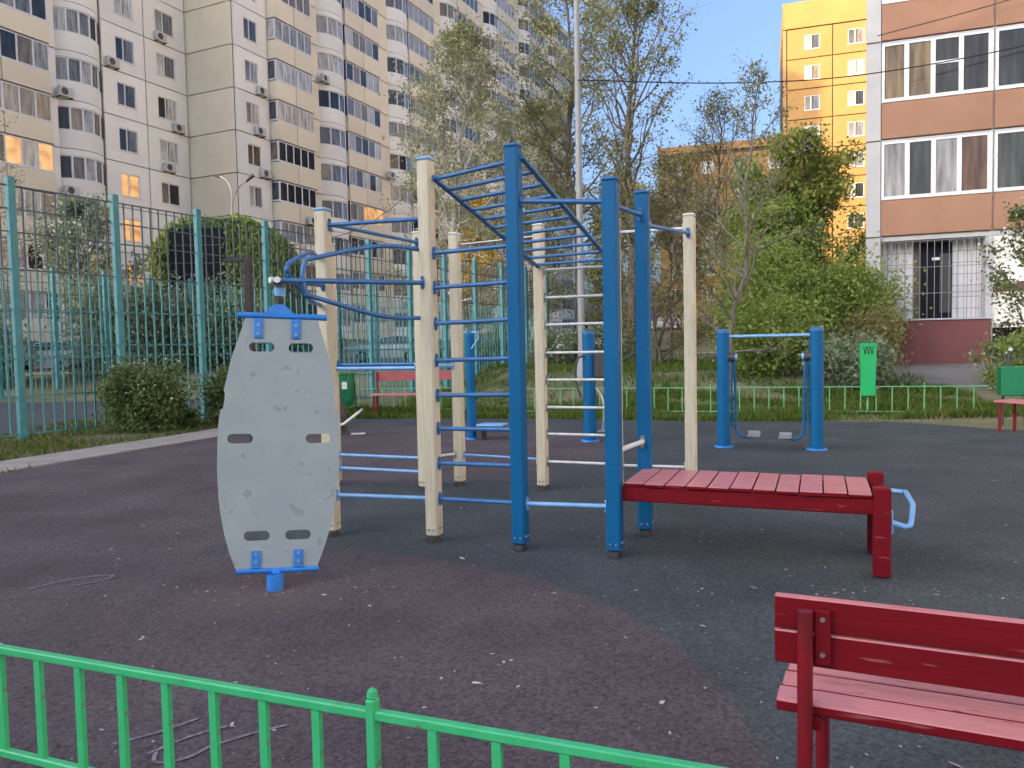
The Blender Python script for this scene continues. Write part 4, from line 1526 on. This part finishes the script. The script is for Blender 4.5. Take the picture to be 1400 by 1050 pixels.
def tree(name, label, x, y, Ht, seed, spread=.33, base=.2, leaf='leaf_birch', nleaf=14000, lsize=.06, bark='bark_grey', rad=None, n1=26, n2=7, n3=5,
         up=.55, droop=0.0, lean=(0, 0), group=None, blossom=None, nb=0, cl=.28, stems=1, bare=.0, cat='tree', z=None):
    rr = random.Random(seed)
    rs = np.random.RandomState(seed)
    t = thing(name, label, cat, (x, y, gz(x, y) if z is None else z), 0, group)
    trunk, tw = MB(), MB()
    tips = []
    rad = rad or Ht * .013
    for si in range(stems):
        ox, oy = (0, 0) if stems == 1 else (rr.uniform(-.25, .25) * Ht * .3, rr.uniform(-.25, .25) * Ht * .3)
        hh = Ht * (1 if si == 0 else rr.uniform(.7, .98))
        sx, sy = lean[0] + (rr.uniform(-.2, .2) if stems > 1 else 0), lean[1] + (rr.uniform(-.2, .2) if stems > 1 else 0)
        tp = []
        wx = wy = 0
        for k in range(11):
            q = k / 10
            wx += rr.gauss(0, .012) * Ht
            wy += rr.gauss(0, .012) * Ht
            tp.append(Vector((ox + wx + sx * Ht * q, oy + wy + sy * Ht * q, -.2 + q * (hh + .1))))
        trunk.tube(tp, [rad * (1 - .9 * k / 10) / (1 if stems == 1 else 1.5) + .006 for k in range(11)], 8)
        for i in range(max(4, n1 // stems)):
            q = base + (1 - base) * (i + rr.random()) / max(4, n1 // stems)
            f = q * 10
            k = min(int(f), 9)
            s = tp[k].lerp(tp[k + 1], f - k)
            az = i * 2.4 + rr.uniform(-.5, .5)
            prof_ = (math.sin(math.pi * min(1, (q - base) / (1 - base) * .8 + .2)) ** .6) if q < 1 else .2
            ln = spread * hh * prof_ * rr.uniform(.65, 1.15) + .1
            el = R(rr.uniform(15, 50)) + (q - base) * up
            d = Vector((math.cos(az) * math.cos(el), math.sin(az) * math.cos(el), math.sin(el)))
            pts = [s]
            for j in range(5):
                d = (d + Vector((rr.gauss(0, .14), rr.gauss(0, .14), rr.gauss(.06, .12) - droop * j * .1))).normalized()
                pts.append(pts[-1] + d * ln / 5)
            r0 = rad * (1 - .85 * q) * .45 + .004
            tw.tube(pts, [r0 * (1 - .85 * j / 5) + .003 for j in range(6)], 5, False)
            for j in range(n2):
                f2 = rr.uniform(.25, 1) * 5
                k2 = min(int(f2), 4)
                s2 = pts[k2].lerp(pts[k2 + 1], f2 - k2)
                d2 = (pts[k2 + 1] - pts[k2]).normalized() + Vector((rr.gauss(0, .7), rr.gauss(0, .7), rr.gauss(.15, .5) - droop))
                d2.normalize()
                l2 = ln * rr.uniform(.25, .55)
                m_ = s2 + d2 * l2 * .5
                d3 = (d2 + Vector((rr.gauss(0, .3), rr.gauss(0, .3), rr.gauss(0, .25) - droop * .8))).normalized()
                e2 = m_ + d3 * l2 * .5
                tw.tube([s2, m_, e2], [r0 * .35 + .003, r0 * .2 + .003, .0025], 4, False)
                for q3 in range(n3):
                    w = rr.uniform(.3, 1)
                    s3 = s2.lerp(m_, w * 2) if w < .5 else m_.lerp(e2, w * 2 - 1)
                    d4 = (d3 + Vector((rr.gauss(0, .7), rr.gauss(0, .7), rr.gauss(.05, .6) - droop))).normalized()
                    e3 = s3 + d4 * l2 * rr.uniform(.3, .6)
                    tw.tube([s3, e3], [.006, .003], 3, False)
                    tips.append((s3, e3))
    trunk.build('trunk', bark, t, True)
    tw.build('branches', bark, t)
    if nleaf:
        tips = [q for q in tips if rr.random() >= bare]
        A_ = np.array([[*a] for a, b__ in tips])
        B_ = np.array([[*b__] for a, b__ in tips])
        # clumping: some twigs carry many leaves, some few
        wt = rs.gamma(.8, 1, size=len(tips))
        idx = rs.choice(len(tips), nleaf, p=wt / wt.sum())
        w = rs.uniform(.1, 1.1, size=(nleaf, 1))
        pts = A_[idx] * (1 - w) + B_[idx] * w + rs.normal(scale=cl * .35, size=(nleaf, 3))
        obj('crown', leaves_mesh('crown', pts, lsize, leaf, rs), t)
        if blossom:
            idx = rs.choice(len(tips), nb)
            pts = B_[idx] + rs.normal(scale=cl * .3, size=(nb, 3))
            obj('blossom', leaves_mesh('blossom', pts, lsize * .9, blossom, rs, 1.0), t)
    return t


def bush(name, label, x, y, w, d, h, seed, leaf, n, size, blossom=None, nb=0, z=None, boxy=.5, group=None, cat='bush', clear=0.0):
    """Leafy mound: leaf clusters spread through an uneven rounded volume, on a few woody stems."""
    rs = np.random.RandomState(seed)
    t = thing(name, label, cat, (x, y, gz(x, y) if z is None else z), 0, group)
    nc = max(14, n // 70)
    c = []
    while len(c) < nc:
        p = rs.uniform(-1, 1, 3)
        e = 2 + 4 * boxy
        if (abs(p[0]) ** e + abs(p[1]) ** e + abs(p[2]) ** e) ** (1 / e) < 1 and (rs.rand() < .35 or np.abs(p).max() > .55):
            c.append(p)
    c = np.array(c) * [w / 2 * .9, d / 2 * .9, h / 2 * .92] + [0, 0, h / 2 + clear]
    c += rs.normal(scale=[w * .03, d * .03, h * .04], size=c.shape)
    idx = rs.randint(0, nc, n)
    cs = rs.uniform(.6, 1.4, size=nc) * min(w, h) * .10
    pts = c[idx] + rs.normal(size=(n, 3)) * cs[idx][:, None]
    pts[:, 2] = np.abs(pts[:, 2]) + .01
    st_ = MB()
    for k in range(min(40, nc)):
        q = Vector(c[k])
        b0_ = Vector((rs.uniform(-.15, .15) * w, rs.uniform(-.15, .15) * d, -.05))
        st_.tube([b0_, b0_.lerp(q, .5) + Vector((0, 0, h * .08)), q], [.014, .009, .004], 4, False)
    st_.build('stems', 'bark_grey', t)
    obj('foliage', leaves_mesh('foliage', pts, size, leaf, rs), t)
    if blossom:
        tops = c[c[:, 2] > h * .45]
        idx = rs.randint(0, len(tops), nb)
        pts = tops[idx] + np.abs(rs.normal(size=(nb, 3))) * [0, 0, h * .07] + rs.normal(size=(nb, 3)) * min(w, h) * .09
        obj('blossom', leaves_mesh('blossom', pts, size * .9, blossom, rs, 1.0), t)
    return t


# big trees
tree('birch_tree', 'silvery birch with sparse spring leaves just right of the tall cream post', -1.9, 31.0, 13.0, 11, spread=.25, base=.2, leaf='leaf_birch',
     nleaf=15000, lsize=.08, bark='bark_birch', n1=44, n2=8, n3=5, droop=.35, cl=.55)
tree('birch_tree', 'pale birch filling the gap behind the tall blue post', 1.3, 36.5, 12.0, 12, spread=.27, base=.12, leaf='leaf_birch', nleaf=14000, lsize=.09,
     bark='bark_birch', n1=40, n2=8, n3=5, droop=.35, cl=.6)
tree('poplar_tree', 'tall dark-trunked tree with bare spreading limbs beside the light pole', 4.75, 29.0, 14.0, 13, spread=.27, base=.28, leaf='leaf_olive',
     nleaf=8500, lsize=.075, bark='bark_dark', n1=40, n2=7, n3=5, up=.7, cl=.45, rad=.2, lean=(-.01, 0))
tree('poplar_tree', 'second dark tree whose leafy top stands against the pole head', 3.0, 33.0, 16.6, 14, spread=.20, base=.3, leaf='leaf_olive', nleaf=10000,
     lsize=.085, bark='bark_dark', n1=34, n2=7, n3=5, up=.7, cl=.5, rad=.2)
tree('rowan_tree', 'slim pale-barked sapling with bare twigs behind the leg swing machine', 5.35, 18.9, 7.0, 15, spread=.26, base=.12, leaf='leaf_olive',
     nleaf=1800, lsize=.05, bark='bark_grey', n1=22, n2=6, n3=4, up=.9, rad=.07, cl=.25)
tree('brushwood_tree', 'brown budding tree in front of the low sunlit house', 7.2, 33.0, 8.2, 16, spread=.34, base=.08, leaf='leaf_olive', nleaf=9000, lsize=.075,
     bark='bark_dark', n1=30, n2=7, n3=5, cl=.5, stems=2)
tree('brushwood_tree', 'bushy brown budding tree behind the cream corner post', 4.9, 26.5, 6.8, 17, spread=.36, base=.06, leaf='leaf_rust', nleaf=8500, lsize=.055,
     bark='bark_dark', n1=30, n2=7, n3=5, cl=.4, stems=2)
tree('maple_tree', 'fresh green maple touching the grey house corner', 10.2, 25.6, 6.9, 18, spread=.30, base=.10, leaf='leaf_maple', nleaf=30000, lsize=.08,
     bark='bark_dark', n1=34, n2=8, n3=5, cl=.5, stems=2)
tree('maple_tree', 'shorter yellow-green maple left of the fresh green one', 8.2, 24.4, 6.0, 19, spread=.30, base=.08, leaf='leaf_fresh', nleaf=24000, lsize=.075,
     bark='bark_dark', n1=30, n2=7, n3=5, cl=.45, stems=3)
tree('maple_tree', 'thin bare-topped tree standing against the sky before the yellow tower', 8.2, 31.0, 10.2, 20, spread=.26, base=.2, leaf='leaf_olive', nleaf=3500,
     lsize=.06, bark='bark_dark', n1=30, n2=7, n3=5, up=.9, cl=.4)
tree('lime_tree', 'sunlit yellow tree behind the monkey ladder', -2.1, 47.0, 9.4, 21, spread=.24, base=.1, leaf='leaf_yellow', nleaf=12000, lsize=.11,
     bark='bark_dark', n1=30, n2=6, n3=4, cl=.6)
tree('lime_tree', 'olive tree at the far corner of the long cream block', 8.0, 60.0, 12.5, 22, spread=.33, base=.1, leaf='leaf_olive', nleaf=14000, lsize=.14,
     bark='bark_dark', n1=30, n2=6, n3=4, cl=.8)
tree('cherry_tree', 'white-blossomed cherry beside the barred porch of the brown house', 9.25, 13.6, 3.75, 23, spread=.28, base=.25, leaf='leaf_dark', nleaf=3000,
     lsize=.05, bark='bark_dark', n1=20, n2=6, n3=4, cl=.22, blossom='blossom', nb=500)
tree('apple_tree', 'blossoming apple tree behind the far court fence', -17.7, 31.8, 6.9, 24, spread=.33, base=.2, leaf='leaf_shrub', nleaf=9000, lsize=.09,
     bark='bark_dark', n1=24, n2=6, n3=4, cl=.5, blossom='blossom', nb=2600)
tree('apple_tree', 'sparse blossoming apple tree at the end of the yard road', -23.0, 32.5, 9.8, 25, spread=.36, base=.25, leaf='leaf_rust', nleaf=2500, lsize=.07,
     bark='bark_grey', n1=26, n2=6, n3=4, cl=.4, blossom='blossom', nb=1500)

# bushes
bush('flowering_hedge', 'clipped round bush with pale flowers on top before the teal fence', -7.05, 14.75, 1.45, 1.2, 1.2, 31, 'leaf_dark', 9000, .05, 'blossom', 330, boxy=.6)
bush('hedge_bush', 'dark clipped bush half hidden by the spinner board', -5.8, 15.9, 1.0, 1.0, 1.05, 32, 'leaf_dark', 6000, .05, boxy=.5)
bush('ground_shrub', 'low dark creeping shrub between the two clipped bushes', -6.15, 15.2, 1.2, .6, .34, 33, 'leaf_dark', 2500, .045)
lab = ['pale green shrub with white blossom behind the far court fence', 'grey green shrub in front of the green shed', 'green shrub right of the green shed',
       'loose shrub below the curved bays', 'dusty green shrub at the far corner of the court', 'spreading shrub at the left end of the far court fence']
for i, (x, y, w, h, nb_) in enumerate(((-16.0, 30.8, 4.0, 3.6, 700), (-12.6, 33.2, 4.4, 3.7, 300), (-9.6, 35.4, 3.4, 1.7, 150), (-14.2, 32.0, 3.6, 3.0, 500),
                                       (-2.7, 38.4, 3.0, .9, 60), (-20.0, 28.0, 4.6, 3.4, 900))):
    bush('yard_shrub', lab[i], x, y, w, 2.2, h, 40 + i, 'leaf_shrub', 9000, .10, 'blossom', nb_, boxy=.2)
lab = ['bright green thicket under the maples', 'bright green bush behind the leg swing machine', 'leafy bush against the grey house corner',
       'low olive bush beside the green post bin', 'brown twiggy bush in front of the red plinth', 'tall green thicket below the shorter maple']
for i, (x, y, w, h, lf, nn) in enumerate(((9.3, 21.6, 3.4, 2.9, 'leaf_fresh', 12000), (6.7, 19.6, 2.6, 2.0, 'leaf_fresh', 9000), (10.1, 22.2, 1.8, 2.7, 'leaf_maple', 7000),
                                          (8.0, 18.1, 1.9, 1.2, 'leaf_shrub', 5000), (9.5, 20.2, 1.7, 1.5, 'leaf_rust', 3000), (7.3, 22.0, 3.0, 3.6, 'leaf_fresh', 12000))):
    bush('thicket_bush', lab[i], x, y, w, 1.6, h, 60 + i, lf, nn, .062, boxy=.15)
bush('garden_bush', 'dense green bush by the dark basement of the brown house', 12.15, 17.9, 2.2, 1.4, 1.25, 70, 'leaf_fresh', 6000, .055, boxy=.3)
bush('thicket_bush', 'wide shrub bank behind the low lawn fence and the white back bars', 2.6, 27.5, 4.6, 1.4, 1.3, 71, 'leaf_shrub', 7000, .075, boxy=.15)
bush('thicket_bush', 'dark shrub bank beyond the blue rowing machine post', -1.2, 31.5, 3.0, 1.6, .9, 72, 'leaf_dark', 8000, .08, boxy=.15)


# ivy on the shed
rs_ = np.random.RandomState(77)
pts_ = []
per = [Vector((x, z)) for x, z in P_]
while len(pts_) < 9000:
    k = rs_.randint(0, len(per) - 1)
    if rs_.rand() < .5:
        q = per[k].lerp(per[k + 1], rs_.rand())
        pts_.append((q.x, rs_.uniform(0, 3.5), q.y))
    else:
        x, z = rs_.uniform(0, ww), rs_.uniform(2, hh)
        inside = z < hh - (rr_ - math.sqrt(max(rr_ ** 2 - max(rr_ - x, x - (ww - rr_), 0) ** 2, 0)))
        door = (.95 < x < 2.2 or 2.3 < x < 3.45) and 3.6 < z < 6.8
        if inside and not door:
            pts_.append((x, -.09, z))
pts_ = np.array(pts_) + rs_.normal(scale=.09, size=(9000, 3))
obj('ivy', leaves_mesh('ivy', pts_, .13, 'leaf_fresh', rs_), S)


# grass, litter
def inpoly(x, y, pg):
    c = False
    j = len(pg) - 1
    for i in range(len(pg)):
        if (pg[i][1] > y) != (pg[j][1] > y) and x < (pg[j][0] - pg[i][0]) * (y - pg[i][1]) / (pg[j][1] - pg[i][1]) + pg[i][0]:
            c = not c
        j = i
    return c


def grass(name, label, boxes, seed, hmin=.05, hmax=.13, m='grass_blade', avoid=()):
    rr = np.random.RandomState(seed)
    V = []
    for (x0, x1, y0, y1, n) in boxes:
        X = rr.uniform(x0, x1, n)
        Y = rr.uniform(y0, y1, n)
        cl = np.sin(X * 1.7 + np.sin(Y * 1.1) * 2) * np.cos(Y * 1.9 + X * .6)
        for x, y, c in zip(X, Y, cl):
            if inpoly(x, y, RUB) or (c < -.35 and rr.rand() < .75):
                continue
            if any(inpoly(x, y, a) for a in avoid):
                continue
            h = rr.uniform(hmin, hmax) * (1 + .5 * c)
            a = rr.uniform(0, 6.28)
            w = .011 + h * .05
            z = gz(x, y) - .005
            lx, ly = rr.normal(scale=h * .45, size=2)
            V.append([(x - w * math.cos(a), y - w * math.sin(a), z), (x + w * math.cos(a), y + w * math.sin(a), z), (x + lx, y + ly, z + h)])
    vs = [p for t in V for p in t]
    o = MB().add(vs, [(3 * i, 3 * i + 1, 3 * i + 2) for i in range(len(V))]).build(name, m)
    o['label'] = label
    o['category'] = 'grass'
    return stuff(o)


pavpoly = [tuple((p0 + nl * .0)[:2]), tuple((p0 + dl * 14)[:2]), tuple((p0 + dl * 14 + nl * 1.0)[:2]), tuple((p0 + nl * 1.0)[:2])]
grass('lawn_grass', 'green lawn grass behind the rubber playground', [(-4.5, 10.5, 14.0, 18.2, 46000), (-3, 10, 18.2, 30, 20000), (-1, 12, 30, 60, 5000)], 1, .07, .17)
grass('verge_grass', 'rough grass strip between the pavement and the teal fence', [(-9.8, -5.0, 8.5, 17.0, 8000)], 2, .04, .10, avoid=(pavpoly,))
grass('dry_grass', 'dry straw tufts in the verges', [(-9.8, -5.0, 8.5, 17.0, 4500), (-4.5, 9.5, 13.6, 17.0, 3500)], 3, .03, .09, 'dry_leaf', avoid=(pavpoly,))
grass('front_grass', 'grass along the foot of the bright green fence', [(-3.2, 1.0, 1.3, 2.9, 3000)], 5, .03, .08)

rr = np.random.RandomState(9)
V = []
for i in range(1150):
    if i < 850:
        y = 1.9 + 12 * rr.rand() ** 1.3
        x = rr.uniform(-.72, .72) * y
    elif i < 1000:
        x, y = rr.normal(-1.45, .35), rr.normal(4.72, .14)
    else:
        x, y = rr.normal(1.9, .5), rr.normal(4.6, .5)
    if not inpoly(x, y, RUB):
        continue
    s = .0025 + .0055 * rr.gamma(1.2, .6)
    if i > 850:
        s *= .75
    a = rr.uniform(0, 6.28)
    n_ = 5
    z = .0115 + rr.uniform(0, .003)
    V.append([(x + s * (1.5 * math.cos(a) * math.cos(t) - .7 * math.sin(a) * math.sin(t)) * rr.uniform(.6, 1.1),
               y + s * (1.5 * math.sin(a) * math.cos(t) + .7 * math.cos(a) * math.sin(t)) * rr.uniform(.6, 1.1), z + rr.uniform(0, s * .35))
              for t in [2 * math.pi * k / n_ for k in range(n_)]])
o = MB().add([p for q in V for p in q], [tuple(range(5 * i, 5 * i + 5)) for i in range(len(V))]).build('fallen_petals', 'petal')
o['label'] = 'pale fallen petals and scraps scattered on the rubber'
o['category'] = 'petals'
stuff(o)


def chalk(label, strokes, w):
    mb = MB()
    for st_ in strokes:
        pts = bez([(x, y, .0125) for x, y in st_], 8)
        for i in range(len(pts) - 1):
            d = (pts[i + 1] - pts[i]).normalized()
            s = Vector((-d.y, d.x, 0)) * w * .5
            mb.add([pts[i] - s, pts[i + 1] - s, pts[i + 1] + s, pts[i] + s], [(0, 1, 2, 3)])
    o_ = mb.build('chalk_drawing', 'chalk')
    return tag(o_, label, 'chalk drawing')


chalk('faint white chalk loop on the purple rubber left of the spinner board',
      [[(-3.1, 4.82), (-2.98, 4.98), (-2.82, 5.08), (-2.7, 5.08), (-2.72, 4.98), (-2.86, 4.86)]], .022)
chalk('faint lilac chalk scrawl seen through the bright green fence',
      [[(-1.55, 2.86), (-1.42, 2.94), (-1.3, 3.05)], [(-1.38, 2.78), (-1.28, 2.9), (-1.16, 2.98)], [(-1.36, 2.8), (-1.32, 2.72), (-1.22, 2.75), (-1.15, 2.86)],
       [(-1.15, 2.84), (-1.02, 2.93), (-.92, 2.98)]], .016)

# ---------------------------------------------------------------- passer-by far off
pe = bpy.data.meshes.new('person')
J = [(0, 0, .95, .15), (0, 0, 1.2, .15), (0, 0, 1.42, .17), (0, 0, 1.52, .06), (0, -.01, 1.6, .085), (0, -.01, 1.72, .08),
     (.1, .0, .9, .1), (.11, -.1, .5, .07), (.11, -.06, .1, .05), (.11, -.18, .05, .045),
     (-.1, .0, .9, .1), (-.11, .1, .5, .07), (-.11, .2, .1, .05), (-.11, .1, .05, .045),
     (.2, 0, 1.40, .06), (.24, .08, 1.12, .05), (.24, .0, .88, .035), (-.2, 0, 1.40, .06), (-.24, -.06, 1.12, .05), (-.24, -.16, .9, .035)]
Ed = [(0, 1), (1, 2), (2, 3), (3, 4), (4, 5), (0, 6), (6, 7), (7, 8), (8, 9), (0, 10), (10, 11), (11, 12), (12, 13), (2, 14), (14, 15), (15, 16), (2, 17), (17, 18), (18, 19)]
pe.from_pydata([j[:3] for j in J], Ed, [])
po = obj('person', pe, None, (9.1, 57.0, gz(9.1, 57.0)), 0.6)
sk_ = po.modifiers.new('skin', 'SKIN')
lay = pe.skin_vertices[0].data if pe.skin_vertices else None
if lay is None:
    import bmesh
    bm = bmesh.new()
    bm.from_mesh(pe)
    bm.verts.layers.skin.verify()
    bm.to_mesh(pe)
    bm.free()
    lay = pe.skin_vertices[0].data
for v, j in zip(lay, J):
    v.radius = (j[3], j[3])
lay[0].use_root = True
po.modifiers.new('subdivision', 'SUBSURF').levels = 1
pe.materials.append(M['clothes_dark'])
tag(po, 'person in dark clothes walking on the path beyond the lawn', 'person')
